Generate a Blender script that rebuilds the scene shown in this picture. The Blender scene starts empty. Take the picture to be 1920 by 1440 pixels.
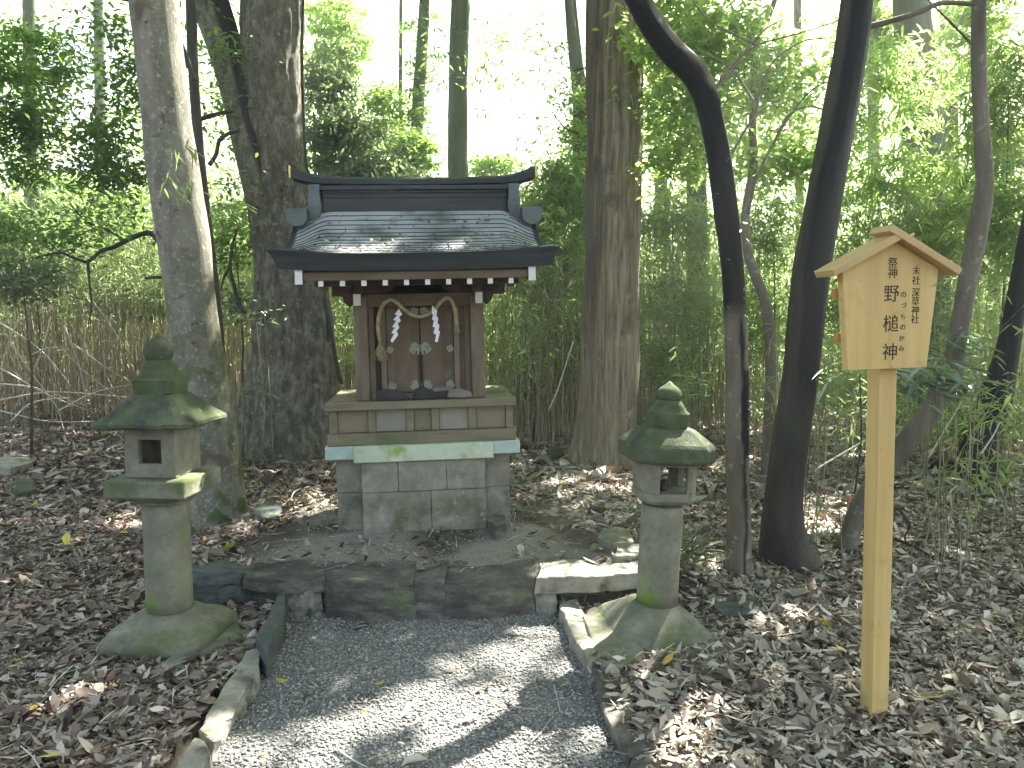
import bpy, bmesh, math, random
import numpy as np
from mathutils import Vector, Matrix, Euler
random.seed(7); rng = np.random.default_rng(11)
S = bpy.context.scene; COL = S.collection
R = math.radians
# ------------------------------------------------------------ camera and measuring helpers
CAMZ, F, PITCH = 1.55, 1500.0, R(5.0)
cp, sp = math.cos(PITCH), math.sin(PITCH)
def ray(px, py):
    a, b = (px-960)/F, (720-py)/F
    return np.array([a, cp+b*sp, -sp+b*cp])
def P(px, py, Y):                       # point seen at (px,py) standing Y metres ahead
    d = ray(px, py); t = Y/d[1]; return Vector((d[0]*t, Y, CAMZ+d[2]*t))
def G(px, py, z=0.0):                   # point seen at (px,py) at height z
    d = ray(px, py); t = (z-CAMZ)/d[2]; return Vector((d[0]*t, d[1]*t, z))
def proj(p):
    x, y, z = p[:, 0], p[:, 1], p[:, 2]-CAMZ
    dep = np.maximum(y*cp - z*sp, 1e-3); up = y*sp + z*cp
    return 960+F*x/dep, 720-F*up/dep
# sun direction (towards the sun)
SAZ, SEL = R(36), R(48)
SUN = np.array([math.sin(SAZ)*math.cos(SEL), math.cos(SAZ)*math.cos(SEL), math.sin(SEL)])
# ------------------------------------------------------------ noise
def vnoise(p, seed=0):
    p = np.asarray(p, dtype=np.float64); i = np.floor(p).astype(np.int64); f = p-i; f = f*f*(3-2*f)
    def h(ix, iy, iz):
        n = (ix*374761393 + iy*668265263 + iz*2147483647 + seed*974634777) & 0xffffffff
        n = ((n ^ (n >> 13))*1274126177) & 0xffffffff
        n = ((n ^ (n >> 16))*2246822519) & 0xffffffff
        return ((n ^ (n >> 15)) & 0xffff)/65535.0
    r = 0
    for dx in (0, 1):
        wx = f[:, 0] if dx else 1-f[:, 0]
        for dy in (0, 1):
            wy = f[:, 1] if dy else 1-f[:, 1]
            for dz in (0, 1):
                wz = f[:, 2] if dz else 1-f[:, 2]
                r = r + wx*wy*wz*h(i[:, 0]+dx, i[:, 1]+dy, i[:, 2]+dz)
    return r
def fbm(p, seed=0, o=3):
    a, s, t = 0, .5, 0
    p = np.asarray(p, dtype=np.float64)
    for k in range(o):
        a = a + s*vnoise(p*(2**k), seed+k); t += s; s *= .5
    return a/t
def sst(a, b, x):
    t = np.clip((x-a)/(b-a), 0, 1); return t*t*(3-2*t)
def inpoly(x, y, poly):
    c = np.zeros(np.shape(x), bool); n = len(poly)
    for i in range(n):
        x1, y1 = poly[i][:2]; x2, y2 = poly[(i+1) % n][:2]
        if y1 == y2: continue
        c ^= ((y1 > y) != (y2 > y)) & (x < (x2-x1)*(y-y1)/(y2-y1)+x1)
    return c
# ------------------------------------------------------------ object helpers
def link(o, parent=None):
    COL.objects.link(o)
    if parent: o.parent = parent
    return o
def tag(o, label=None, cat=None, group=None, kind=None):
    if label: o['label'] = label
    if cat: o['category'] = cat
    if group: o['group'] = group
    if kind: o['kind'] = kind
    return o
def empty(name, loc=(0, 0, 0), rot=(0, 0, 0), label=None, cat=None, group=None):
    o = bpy.data.objects.new(name, None); o.location = loc; o.rotation_euler = rot; o.empty_display_size = .1
    link(o); return tag(o, label, cat, group)
def npmesh(name, V, Fq, mat, parent=None, attr=None, smooth=False, tri=False):
    me = bpy.data.meshes.new(name); V = np.ascontiguousarray(V, dtype=np.float32); Fq = np.ascontiguousarray(Fq, dtype=np.int32)
    k = Fq.shape[1]; nf = len(Fq)
    me.vertices.add(len(V)); me.vertices.foreach_set('co', V.ravel())
    me.loops.add(nf*k); me.loops.foreach_set('vertex_index', Fq.ravel())
    me.polygons.add(nf); me.polygons.foreach_set('loop_start', np.arange(0, nf*k, k, dtype=np.int32))
    me.polygons.foreach_set('loop_total', np.full(nf, k, dtype=np.int32))
    if smooth: me.polygons.foreach_set('use_smooth', np.ones(nf, bool))
    for kk, a in (attr or {}).items():
        at = me.attributes.new(kk, 'FLOAT', 'POINT'); at.data.foreach_set('value', np.ascontiguousarray(a, dtype=np.float32))
    me.update(calc_edges=True); me.validate()
    me.materials.append(mat)
    return link(bpy.data.objects.new(name, me), parent)
class MB:
    def __init__(s): s.v = []; s.f = []; s.sm = []
    def add(s, vs, fs, smooth=False):
        o = len(s.v); s.v += [tuple(v) for v in vs]; s.f += [tuple(i+o for i in f) for f in fs]; s.sm += [smooth]*len(fs); return s
    def box(s, x0, x1, y0, y1, z0, z1):
        return s.add([(x0, y0, z0), (x1, y0, z0), (x1, y1, z0), (x0, y1, z0), (x0, y0, z1), (x1, y0, z1), (x1, y1, z1), (x0, y1, z1)],
                     [(0, 3, 2, 1), (4, 5, 6, 7), (0, 1, 5, 4), (1, 2, 6, 5), (2, 3, 7, 6), (3, 0, 4, 7)])
    def cell(s, c8):
        return s.add(c8, [(0, 3, 2, 1), (4, 5, 6, 7), (0, 1, 5, 4), (1, 2, 6, 5), (2, 3, 7, 6), (3, 0, 4, 7)])
    def prismy(s, poly, y0, y1):        # poly in (x,z), counter-clockwise seen from the front; extruded along y
        n = len(poly)
        s.add([(x, y0, z) for x, z in poly]+[(x, y1, z) for x, z in poly],
              [tuple(range(n)), tuple(reversed(range(n, 2*n)))]+[(i, i+n, (i+1) % n+n, (i+1) % n) for i in range(n)]); return s
    def prismx(s, poly, x0, x1):        # poly in (y,z)
        n = len(poly)
        s.add([(x0, y, z) for y, z in poly]+[(x1, y, z) for y, z in poly],
              [tuple(reversed(range(n))), tuple(range(n, 2*n))]+[((i+1) % n, (i+1) % n+n, i+n, i) for i in range(n)]); return s
    def loft(s, rings, smooth=False, cap=True):
        n = len(rings[0]); vs = [p for r in rings for p in r]; fs = []
        for k in range(len(rings)-1):
            for i in range(n):
                j = (i+1) % n; fs.append((k*n+i, k*n+j, (k+1)*n+j, (k+1)*n+i))
        if cap: fs += [tuple(reversed(range(n))), tuple(range((len(rings)-1)*n, len(rings)*n))]
        return s.add(vs, fs, smooth)
    def tube(s, pts, rad, n=8, smooth=True):
        pts = [Vector(p) for p in pts]; rings = []
        if not hasattr(rad, '__len__'): rad = [rad]*len(pts)
        for i, p in enumerate(pts):
            t = (pts[min(i+1, len(pts)-1)]-pts[max(i-1, 0)]).normalized()
            a = Vector((0, 1, 0)) if abs(t.y) < .9 else Vector((1, 0, 0))
            u = t.cross(a).normalized(); w = t.cross(u)
            rings.append([p+(u*math.cos(q)+w*math.sin(q))*rad[i] for q in [2*math.pi*k/n for k in range(n)]])
        return s.loft(rings, smooth)
    def build(s, name, mat, parent=None, bevel=0, seg=2, rough=0, sub=0, rs=6.0, seed=0):
        me = bpy.data.meshes.new(name); me.from_pydata(s.v, [], s.f)
        me.polygons.foreach_set('use_smooth', s.sm); me.update()
        bm = bmesh.new(); bm.from_mesh(me); bmesh.ops.recalc_face_normals(bm, faces=bm.faces)
        if sub:
            for _ in range(sub): bmesh.ops.subdivide_edges(bm, edges=bm.edges[:], cuts=1, use_grid_fill=True)
        if rough:
            bm.normal_update()
            co = np.array([v.co[:] for v in bm.verts]); n1 = np.stack([fbm(co*rs+k*17.3, seed+k, 3)-.5 for k in range(3)], 1)*2*rough
            for v, d in zip(bm.verts, n1): v.co += Vector(d)
        if bevel:
            es = [e for e in bm.edges if len(e.link_faces) == 2 and e.calc_face_angle(0) > .5]
            bmesh.ops.bevel(bm, geom=es, offset=bevel, segments=seg, affect='EDGES', profile=.5, clamp_overlap=True)
        bm.to_mesh(me); bm.free(); me.materials.append(mat)
        return link(bpy.data.objects.new(name, me), parent)
# ------------------------------------------------------------ materials
def newmat(name):
    m = bpy.data.materials.new(name); m.use_nodes = True; nt = m.node_tree; nt.nodes.clear()
    return m, nt, nt.nodes, nt.links
def ramp(N, stops):
    r = N.new('ShaderNodeValToRGB'); e = r.color_ramp.elements
    while len(e) < len(stops): e.new(.5)
    for k, (p, c) in enumerate(stops): e[k].position = p; e[k].color = (c[0], c[1], c[2], 1)
    return r
def surf(name, cols, scale=6, stretch=(1, 1, 1), rough=.8, bump=.4, bscale=40, spec=.3, over=(), bdist=.01, stain=None, det=6, coat=0):
    m, nt, N, L = newmat(name)
    out = N.new('ShaderNodeOutputMaterial'); b = N.new('ShaderNodeBsdfPrincipled'); L.new(b.outputs[0], out.inputs[0])
    tc = N.new('ShaderNodeTexCoord'); mp = N.new('ShaderNodeMapping'); mp.inputs['Scale'].default_value = stretch
    L.new(tc.outputs['Object'], mp.inputs[0])
    n = N.new('ShaderNodeTexNoise'); n.inputs['Scale'].default_value = scale; n.inputs['Detail'].default_value = det; n.inputs['Roughness'].default_value = .65
    L.new(mp.outputs[0], n.inputs[0])
    k = len(cols); r = ramp(N, [(.3+.4*i/max(1, k-1), c) for i, c in enumerate(cols)]); L.new(n.outputs[0], r.inputs[0])
    cur = r.outputs[0]
    for q, (c, sc, lo, hi, zr) in enumerate(over):
        n2 = N.new('ShaderNodeTexNoise'); n2.inputs['Scale'].default_value = sc; n2.inputs['Detail'].default_value = 5; n2.inputs['Roughness'].default_value = .6
        mp2 = N.new('ShaderNodeMapping'); mp2.inputs['Location'].default_value = (q*7.3+3, q*3.1, q*1.7); L.new(tc.outputs['Object'], mp2.inputs[0]); L.new(mp2.outputs[0], n2.inputs[0])
        mr = N.new('ShaderNodeMapRange'); mr.inputs[1].default_value = lo; mr.inputs[2].default_value = hi; mr.interpolation_type = 'SMOOTHSTEP'
        L.new(n2.outputs[0], mr.inputs[0]); fac = mr.outputs[0]
        if zr:                          # growth confined to a height range of the thing
            sx = N.new('ShaderNodeSeparateXYZ'); L.new(tc.outputs['Object'], sx.inputs[0])
            m2 = N.new('ShaderNodeMapRange'); m2.inputs[1].default_value = zr[0]; m2.inputs[2].default_value = zr[1]; m2.interpolation_type = 'SMOOTHSTEP'
            L.new(sx.outputs[2], m2.inputs[0]); mu = N.new('ShaderNodeMath'); mu.operation = 'MULTIPLY'
            L.new(fac, mu.inputs[0]); L.new(m2.outputs[0], mu.inputs[1]); fac = mu.outputs[0]
        mx = N.new('ShaderNodeMix'); mx.data_type = 'RGBA'; L.new(fac, mx.inputs[0]); L.new(cur, mx.inputs[6]); mx.inputs[7].default_value = (*c, 1)
        cur = mx.outputs[2]
    if stain:
        at = N.new('ShaderNodeAttribute'); at.attribute_name = 'stain'
        mx = N.new('ShaderNodeMix'); mx.data_type = 'RGBA'; L.new(at.outputs['Fac'], mx.inputs[0]); L.new(cur, mx.inputs[6]); mx.inputs[7].default_value = (*stain, 1); cur = mx.outputs[2]
    L.new(cur, b.inputs['Base Color']); b.inputs['Roughness'].default_value = rough; b.inputs['Specular IOR Level'].default_value = spec
    if coat: b.inputs['Coat Weight'].default_value = coat; b.inputs['Coat Roughness'].default_value = .3
    if bump:
        nb = N.new('ShaderNodeTexNoise'); nb.inputs['Scale'].default_value = bscale; nb.inputs['Detail'].default_value = 6; nb.inputs['Roughness'].default_value = .7; L.new(mp.outputs[0], nb.inputs[0])
        bu = N.new('ShaderNodeBump'); bu.inputs['Strength'].default_value = bump; bu.inputs['Distance'].default_value = bdist
        L.new(nb.outputs[0], bu.inputs['Height']); L.new(bu.outputs[0], b.inputs['Normal'])
    return m
def leafmat(name, stops, tcol, tr=.4, rough=.45, spec=.5):
    m, nt, N, L = newmat(name)
    out = N.new('ShaderNodeOutputMaterial'); b = N.new('ShaderNodeBsdfPrincipled'); at = N.new('ShaderNodeAttribute'); at.attribute_name = 'rnd'
    r = ramp(N, stops); L.new(at.outputs['Fac'], r.inputs[0]); L.new(r.outputs[0], b.inputs['Base Color'])
    b.inputs['Roughness'].default_value = rough; b.inputs['Specular IOR Level'].default_value = spec
    if tr:
        t = N.new('ShaderNodeBsdfTranslucent'); mx = N.new('ShaderNodeMixShader'); mx.inputs[0].default_value = tr
        mc = N.new('ShaderNodeMix'); mc.data_type = 'RGBA'; mc.inputs[0].default_value = .75; L.new(r.outputs[0], mc.inputs[6]); mc.inputs[7].default_value = (*tcol, 1)
        L.new(mc.outputs[2], t.inputs[0]); L.new(b.outputs[0], mx.inputs[1]); L.new(t.outputs[0], mx.inputs[2]); L.new(mx.outputs[0], out.inputs[0])
    else: L.new(b.outputs[0], out.inputs[0])
    return m
# ------------------------------------------------------------ leaves
def leafgeo(pos, d, nrm, Ln, W, fold=.15, curl=.15):
    N_ = len(pos); d = d/np.linalg.norm(d, axis=1)[:, None]
    s = np.cross(nrm, d); s /= np.linalg.norm(s, axis=1)[:, None]+1e-9; n = np.cross(d, s)
    Ln = np.asarray(Ln)*np.ones(N_); W = np.asarray(W)*np.ones(N_); L1 = Ln[:, None]; W1 = W[:, None]
    fo = (np.asarray(fold)*np.ones(N_))[:, None]; cu = (np.asarray(curl)*np.ones(N_))[:, None]
    V = np.empty((N_, 6, 3))
    V[:, 0] = pos; V[:, 1] = pos+d*L1*.32+s*W1*.5+n*(fo*W1-cu*L1*.1); V[:, 2] = pos+d*L1*.7+s*W1*.36+n*(fo*W1-cu*L1*.5)
    V[:, 3] = pos+d*L1-n*cu*L1; V[:, 4] = pos+d*L1*.7-s*W1*.36+n*(fo*W1-cu*L1*.5); V[:, 5] = pos+d*L1*.32-s*W1*.5+n*(fo*W1-cu*L1*.1)
    b = (np.arange(N_)*6)[:, None]
    Fq = np.concatenate([b+np.array([0, 1, 2, 3]), b+np.array([0, 3, 4, 5])], 0)
    return V.reshape(-1, 3), Fq
def randdir(n, zs=1.0, zo=0.0):
    v = rng.normal(size=(n, 3)); v[:, 2] = v[:, 2]*zs+zo; return v/np.linalg.norm(v, axis=1)[:, None]
def leaves(name, pos, mat, parent, Ln, W, droop=-.25, tilt=.45, fold=.15, curl=.15, origin=None, rnd=None):
    n = len(pos); d = randdir(n, .45, droop); nr = randdir(n, 1, 0)*tilt+np.array([0, 0, 1.0])
    Lr = Ln*(.65+.7*rng.random(n)); Wr = W*(.65+.7*rng.random(n))
    V, Fq = leafgeo(pos, d, nr, Lr, Wr, fold, curl)
    if parent is not None: V = V-np.array(parent.location)[None]
    r = rng.random(n) if rnd is None else rnd
    return npmesh(name, V, Fq, mat, parent, {'rnd': np.repeat(r, 6)})
def clumps(c, rad, ncl, per, sp_, flat=.45, shell=.55):
    c = np.array(c); rad = np.array(rad)
    q = randdir(ncl)*(shell+(1-shell)*rng.random((ncl, 1)))**.8*(rng.random((ncl, 1))**.25); cc = c+q*rad
    k = rng.integers(int(per*.4), int(per*1.6)+1, ncl); idx = np.repeat(np.arange(ncl), k)
    p = cc[idx]+rng.normal(size=(len(idx), 3))*np.array([1, 1, flat])*sp_*(.5+rng.random((ncl, 1)))[idx]
    rr = (rng.random(ncl)[idx]*.6+rng.random(len(idx))*.4)
    return p, rr, cc
def stems3(pts, rad):                   # many thin three-sided stems at once: pts (N,K,3), rad (N,K)
    N_, K = pts.shape[:2]; ph = rng.random(N_)*6.28; ang = ph[:, None]+np.array([0, 2.094, 4.189])[None]
    off = np.stack([np.cos(ang), np.sin(ang), np.zeros_like(ang)], 2)      # N,3,3
    V = pts[:, :, None, :]+off[:, None]*rad[:, :, None, None]
    b = (np.arange(N_)*K*3)[:, None]; fs = []
    for k in range(K-1):
        for i in range(3):
            j = (i+1) % 3; fs.append(b+np.array([k*3+i, k*3+j, k*3+3+j, k*3+3+i]))
    return V.reshape(-1, 3), np.concatenate(fs, 0)
def catmull(pts, m):
    pts = np.array(pts, dtype=float); p = np.vstack([2*pts[0]-pts[1], pts, 2*pts[-1]-pts[-2]]); out = []
    seg = len(pts)-1; L_ = np.linalg.norm(np.diff(pts[:, :3], axis=0), axis=1); cum = np.concatenate([[0], np.cumsum(L_)])
    for s in np.linspace(0, cum[-1], m):
        i = min(seg-1, np.searchsorted(cum, s, 'right')-1); t = (s-cum[i])/max(L_[i], 1e-6)
        a, b, c, d = p[i], p[i+1], p[i+2], p[i+3]
        out.append(.5*((2*b)+(-a+c)*t+(2*a-5*b+4*c-d)*t*t+(-a+3*b-3*c+d)*t**3))
    return np.array(out)
def trunkmesh(name, pts, mat, parent, nr=32, step=.06, bark=.02, bs=(3, 3, 1), flare=0, fl=6, fh=.35, stain=None, seed=0, fiss=0, knots=0):
    """pts: rows x,y,z,radius from the ground up, world space"""
    pts = np.array(pts, float); tot = np.linalg.norm(np.diff(pts[:, :3], axis=0), axis=1).sum()
    m = max(4, min(420, int(tot/step))); c = catmull(pts, m); ctr, rad = c[:, :3], np.abs(c[:, 3])
    T = np.gradient(ctr, axis=0); T /= np.linalg.norm(T, axis=1)[:, None]
    Sx = np.cross(np.array([0, 1.0, 0])[None]*np.ones_like(T), T); Sx /= np.linalg.norm(Sx, axis=1)[:, None]; B = np.cross(T, Sx)
    a = np.linspace(0, 2*math.pi, nr, endpoint=False); A, M = np.meshgrid(a, np.arange(m))
    h = (ctr[:, 2]-ctr[0, 2])[:, None]
    r = rad[:, None]*np.ones_like(A)
    if flare: r = r*(1+flare*np.exp(-h/fh)*(.45+.55*np.cos(fl*A+seed+1.3*np.sin(A*2+seed))))
    cyl = np.stack([np.cos(A)*bs[0], np.sin(A)*bs[1], h*bs[2]*np.ones_like(A)], 2).reshape(-1, 3)
    r = r+(fbm(cyl, seed, 4).reshape(A.shape)-.5)*2*bark
    r = r+(fbm(np.stack([np.cos(A)*.8, np.sin(A)*.8, h*.9*np.ones_like(A)], 2).reshape(-1, 3), seed+9, 2).reshape(A.shape)-.5)*.25*rad[:, None]
    if fiss:
        fz = fbm(np.stack([np.cos(A)*7, np.sin(A)*7, h*.8*np.ones_like(A)], 2).reshape(-1, 3), seed+5, 3).reshape(A.shape)
        r = r-fiss*np.clip(1-np.abs(fz-.5)*14, 0, 1)
    V = ctr[:, None]+Sx[:, None]*(np.cos(A)*r)[:, :, None]+B[:, None]*(np.sin(A)*r)[:, :, None]
    V = V.reshape(-1, 3); i = np.arange(m-1)[:, None]*nr; j = np.arange(nr)[None]; jn = (j+1) % nr
    Fq = np.stack([i+j, i+jn, i+nr+jn, i+nr+j], 2).reshape(-1, 4)
    at = {'stain': np.zeros(len(V))}
    if stain is not None: at['stain'] = stain(A.ravel(), (V[:, 2]), V, cyl)
    if parent is not None: V = V-np.array(parent.location)[None]
    return npmesh(name, V, Fq, mat, parent, at, smooth=True)
def pxline(rows, Y, ext=None):           # rows (px,py,width px) bottom-up at distance Y -> x,y,z,r
    out = []
    for k, rw in enumerate(rows):
        y = Y if len(rw) < 4 else rw[3]; p = P(rw[0], rw[1], y); out.append((p.x, p.y, p.z, rw[2]/2*y/F))
    return out
# ============================================================ MATERIALS
M = {}
M['ground'] = surf('forest_floor', [(.045, .035, .026), (.09, .07, .052), (.15, .125, .10)], 9, rough=.95, bump=.8, bscale=45, bdist=.02, stain=(.27, .25, .205))
M['path'] = surf('path_grit', [(.11, .105, .10), (.20, .195, .188), (.33, .32, .31)], 60, rough=.9, bump=.9, bscale=120, bdist=.008, over=[((.05, .045, .04), 3, .5, .7, None)])
M['litter'] = leafmat('dead_leaves', [(0, (.045, .035, .027)), (.17, (.13, .10, .077)), (.42, (.27, .22, .175)), (.70, (.41, .35, .29)), (.92, (.56, .50, .42)), (1, (.72, .67, .58))], (.3, .17, .08), .12, .5, .45)
M['litter_red'] = leafmat('dead_leaves_russet', [(0, (.035, .026, .020)), (.22, (.10, .072, .057)), (.48, (.215, .160, .13)), (.80, (.36, .29, .24)), (1, (.62, .56, .48))], (.3, .13, .07), .12, .5, .45)
M['litter_yel'] = leafmat('yellow_leaves', [(0, (.35, .35, .06)), (.5, (.6, .6, .12)), (1, (.65, .38, .06))], (.6, .55, .1), .2, .45, .4)
M['pebble'] = surf('pebbles', [(.09, .087, .084), (.24, .235, .225), (.54, .52, .49)], 75, rough=.8, bump=0, spec=.3, det=1)
M['granite'] = surf('weathered_granite', [(.20, .188, .145), (.28, .262, .21), (.38, .36, .30)], 10, rough=.9, bump=.5, bscale=90, bdist=.006,
                    over=[((.115, .13, .07), 4, .45, .68, (.30, .05)), ((.40, .38, .32), 26, .62, .7, None), ((.10, .10, .08), 5, .52, .75, None), ((.34, .31, .24), 4, .58, .7, None)])
M['slab'] = surf('lichened_slab', [(.44, .50, .36), (.56, .62, .46), (.64, .68, .55)], 12, rough=.9, bump=.4, bscale=80, bdist=.004, over=[((.30, .40, .10), 5, .55, .72, None), ((.20, .20, .17), 40, .66, .75, None)])
M['slab_blue'] = surf('pale_blue_slab', [(.40, .50, .44), (.52, .62, .56)], 12, rough=.9, bump=.4, bscale=80, bdist=.004, over=[((.20, .22, .19), 40, .64, .75, None)])
LM = (.11, .13, .055)
M['lantern'] = surf('mossy_stone', [(.125, .125, .085), (.19, .188, .135), (.27, .265, .205)], 9, rough=.92, bump=.6, bscale=70, bdist=.008, over=[(LM, 3.5, .46, .66, None), ((.10, .10, .085), 9, .56, .75, None), ((.42, .42, .36), 60, .68, .78, None)])
M['lantern_pole'] = surf('mossy_pole', [(.15, .143, .105), (.215, .205, .155), (.29, .28, .225)], 8, rough=.92, bump=.5, bscale=80, bdist=.006, over=[((.14, .27, .03), 4.5, .47, .64, (.62, .30)), ((.12, .11, .09), 12, .58, .75, None)])
M['lantern_cap'] = surf('moss_cap', [(.05, .056, .038), (.085, .098, .058), (.14, .155, .10)], 8, rough=.95, bump=.7, bscale=50, bdist=.01, over=[((.075, .098, .045), 5, .45, .65, None), ((.20, .20, .17), 14, .62, .7, None), ((.055, .055, .05), 7, .52, .68, None)])
M['lantern_green'] = surf('moss_finial', [(.06, .078, .034), (.085, .107, .05), (.13, .145, .085)], 10, rough=.95, bump=.7, bscale=60, bdist=.01)
M['wood'] = surf('brown_wood', [(.13, .095, .064), (.19, .143, .10), (.25, .195, .14)], 5, (3, 3, .5), rough=.75, bump=.35, bscale=22, bdist=.003, over=[((.17, .155, .115), 3, .5, .75, None)])
M['wood_h'] = surf('brown_beam', [(.09, .062, .042), (.14, .098, .066), (.19, .135, .09)], 5, (.5, 3, 3), rough=.75, bump=.35, bscale=22, bdist=.003)
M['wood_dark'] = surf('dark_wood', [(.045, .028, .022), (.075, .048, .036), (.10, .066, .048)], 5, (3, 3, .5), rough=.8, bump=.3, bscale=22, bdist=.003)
M['wood_door'] = surf('door_wood', [(.10, .068, .046), (.15, .102, .068), (.2, .14, .096)], 3, (3, 3, .6), rough=.7, bump=.3, bscale=20, bdist=.002, over=[((.16, .15, .11), 4, .5, .7, None)])
M['wood_base'] = surf('grey_base_wood', [(.16, .135, .09), (.22, .19, .125), (.27, .235, .165)], 6, (.5, 3, 3), rough=.85, bump=.4, bscale=24, bdist=.004, over=[((.13, .15, .075), 3, .5, .7, None)])
M['wood_panel'] = surf('base_panel', [(.22, .175, .115), (.28, .225, .155)], 5, (.6, 2, 2), rough=.85, bump=.3, bscale=24, bdist=.003)
M['panel_pale'] = surf('base_panel_pale', [(.26, .235, .185), (.34, .31, .25)], 8, rough=.85, bump=.2, bscale=30, bdist=.002)
M['whitepaint'] = surf('white_painted_end', [(.66, .64, .60), (.8, .78, .74)], 20, rough=.7, bump=.1)
M['roof'] = surf('weathered_copper_tiles', [(.33, .33, .36), (.40, .405, .44), (.48, .48, .52)], 4, (1, 3, 3), rough=.36, bump=.05, bscale=30, bdist=.003, spec=.6, over=[((.13, .155, .15), 3, .5, .7, None)])
M['roof_shade_line'] = surf('painted_course_shade', [(.02, .022, .026), (.035, .038, .044)], 8, rough=.7, bump=0)  # near-black riser colour paints in the gap shadow between roof courses
M['roof_dark'] = surf('dark_copper', [(.014, .015, .018), (.028, .03, .033), (.045, .048, .052)], 6, (.4, 3, 3), rough=.5, bump=.2, bscale=26, bdist=.003, spec=.5)
M['roof_eave'] = surf('eave_bark_layers', [(.02, .024, .027), (.032, .037, .041), (.046, .052, .056)], 5, (.6, 3, 6), rough=.6, bump=.35, bscale=30, bdist=.003, spec=.4)
M['roof_green'] = surf('patinated_copper', [(.065, .08, .082), (.10, .12, .12), (.13, .155, .15)], 9, rough=.5, bump=.2, bscale=40, bdist=.002, spec=.5)
M['gold'] = surf('gilt_end', [(.75, .45, .05), (.95, .80, .25)], 14, rough=.35, bump=0, spec=.7)
M['patina'] = surf('verdigris', [(.20, .19, .14), (.31, .32, .25), (.18, .15, .105)], 26, rough=.8, bump=.3, bscale=60, bdist=.002)
M['rope'] = surf('straw_rope', [(.26, .20, .11), (.40, .32, .19), (.50, .42, .27)], 30, rough=.9, bump=.6, bscale=160, bdist=.003)
M['paper'] = surf('white_paper', [(.82, .82, .88), (.88, .88, .92)], 8, rough=.7, bump=0)
M['sign'] = surf('varnished_cedar', [(.56, .37, .14), (.65, .45, .18), (.72, .52, .22)], 4, (3, 3, .18), rough=.5, bump=.12, bscale=12, bdist=.002, over=[((.48, .31, .12), 7, .58, .8, None), ((.25, .19, .11), 9, .35, .7, (.16, .0)), ((.40, .30, .16), 30, .66, .72, None)])
M['sign_edge'] = surf('cedar_end_grain', [(.40, .20, .06), (.50, .27, .085)], 8, (1, 1, .3), rough=.6, bump=.2, bscale=20, bdist=.002)
M['sign_roof'] = surf('cedar_roof_board', [(.50, .33, .15), (.60, .42, .20)], 5, (.4, 2, 2), rough=.6, bump=.2, bscale=14, bdist=.002)
M['ink'] = surf('black_ink', [(.018, .016, .02), (.035, .03, .035)], 20, rough=.7, bump=0)
M['slate'] = surf('blue_slate', [(.05, .055, .058), (.09, .098, .10), (.16, .17, .172)], 7, (1, 1, 3), rough=.75, bump=.9, bscale=25, bdist=.012, over=[((.10, .13, .07), 4, .55, .7, None)])
M['stone'] = surf('retaining_stone', [(.055, .052, .046), (.12, .113, .097), (.25, .235, .20)], 7, (1, 1, 2.5), rough=.9, bump=.9, bscale=22, bdist=.015, over=[((.06, .058, .05), 3, .5, .7, None), ((.16, .18, .10), 5, .6, .75, None)])
M['stone_pale'] = surf('pale_kerb_stone', [(.20, .185, .15), (.30, .28, .235), (.40, .38, .33)], 7, rough=.9, bump=.9, bscale=24, bdist=.014, over=[((.08, .085, .07), 6, .5, .68, None), ((.15, .18, .07), 4, .58, .75, None)])
M['debris'] = surf('dark_debris', [(.035, .03, .028), (.07, .062, .058)], 12, rough=.8, bump=.6, bscale=30)
M['driftwood'] = surf('dry_wood', [(.15, .12, .10), (.26, .22, .19)], 10, (.5, 3, 3), rough=.8, bump=.5, bscale=30)
M['bark_pale'] = surf('smooth_pale_bark', [(.14, .13, .10), (.22, .205, .16), (.30, .28, .225)], 7, (1.5, 1.5, .5), rough=.85, bump=.7, bscale=22, bdist=.012,
                      over=[((.36, .35, .30), 34, .56, .64, None), ((.10, .085, .065), 12, .60, .70, None), ((.095, .13, .045), 7, .5, .6, (2.4, .4)), ((.13, .10, .075), 3, .6, .72, None)], stain=(.06, .05, .04))
M['bark_big'] = surf('rough_grey_bark', [(.06, .052, .040), (.155, .14, .108), (.32, .30, .245)], 11, (1.5, 1.5, .6), rough=.9, bump=1, bscale=24, bdist=.03,
                     over=[((.085, .09, .055), 3, .55, .7, None), ((.30, .285, .235), 12, .58, .68, None), ((.05, .035, .025), 9, .62, .7, None)], stain=(.018, .016, .015))
M['bark_cedar'] = surf('cedar_bark', [(.14, .10, .058), (.29, .23, .15), (.47, .40, .295)], 11, (3, 3, .16), rough=.9, bump=1, bscale=22, bdist=.03,
                       over=[((.13, .11, .08), 2.5, .55, .7, None), ((.40, .36, .29), 6, .6, .7, None)], stain=(.12, .10, .075))
M['bark_brown'] = surf('brown_smooth_bark', [(.09, .075, .055), (.15, .128, .095), (.21, .18, .14)], 5, (1.5, 1.5, .4), rough=.7, bump=.5, bscale=26, bdist=.008, over=[((.26, .26, .22), 14, .6, .66, None)], stain=(.008, .008, .009))
M['bark_black'] = surf('dark_wet_bark', [(.025, .021, .018), (.045, .038, .032), (.07, .058, .047)], 5, (1.5, 1.5, .4), rough=.6, bump=.7, bscale=28, bdist=.012, over=[((.05, .055, .035), 4, .58, .7, None)], stain=(.008, .008, .010))
M['bark_far'] = surf('mossy_far_bark', [(.09, .11, .08), (.14, .165, .12), (.19, .21, .16)], 4, (1.5, 1.5, .4), rough=.9, bump=.6, bscale=14, bdist=.02)
M['twig'] = surf('twig_bark', [(.07, .055, .042), (.13, .11, .085)], 12, rough=.85, bump=.4)
M['cane'] = surf('dry_bamboo', [(.13, .085, .05), (.36, .28, .18), (.66, .60, .50)], 1.6, (14, 14, .35), rough=.5, bump=0)
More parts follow.
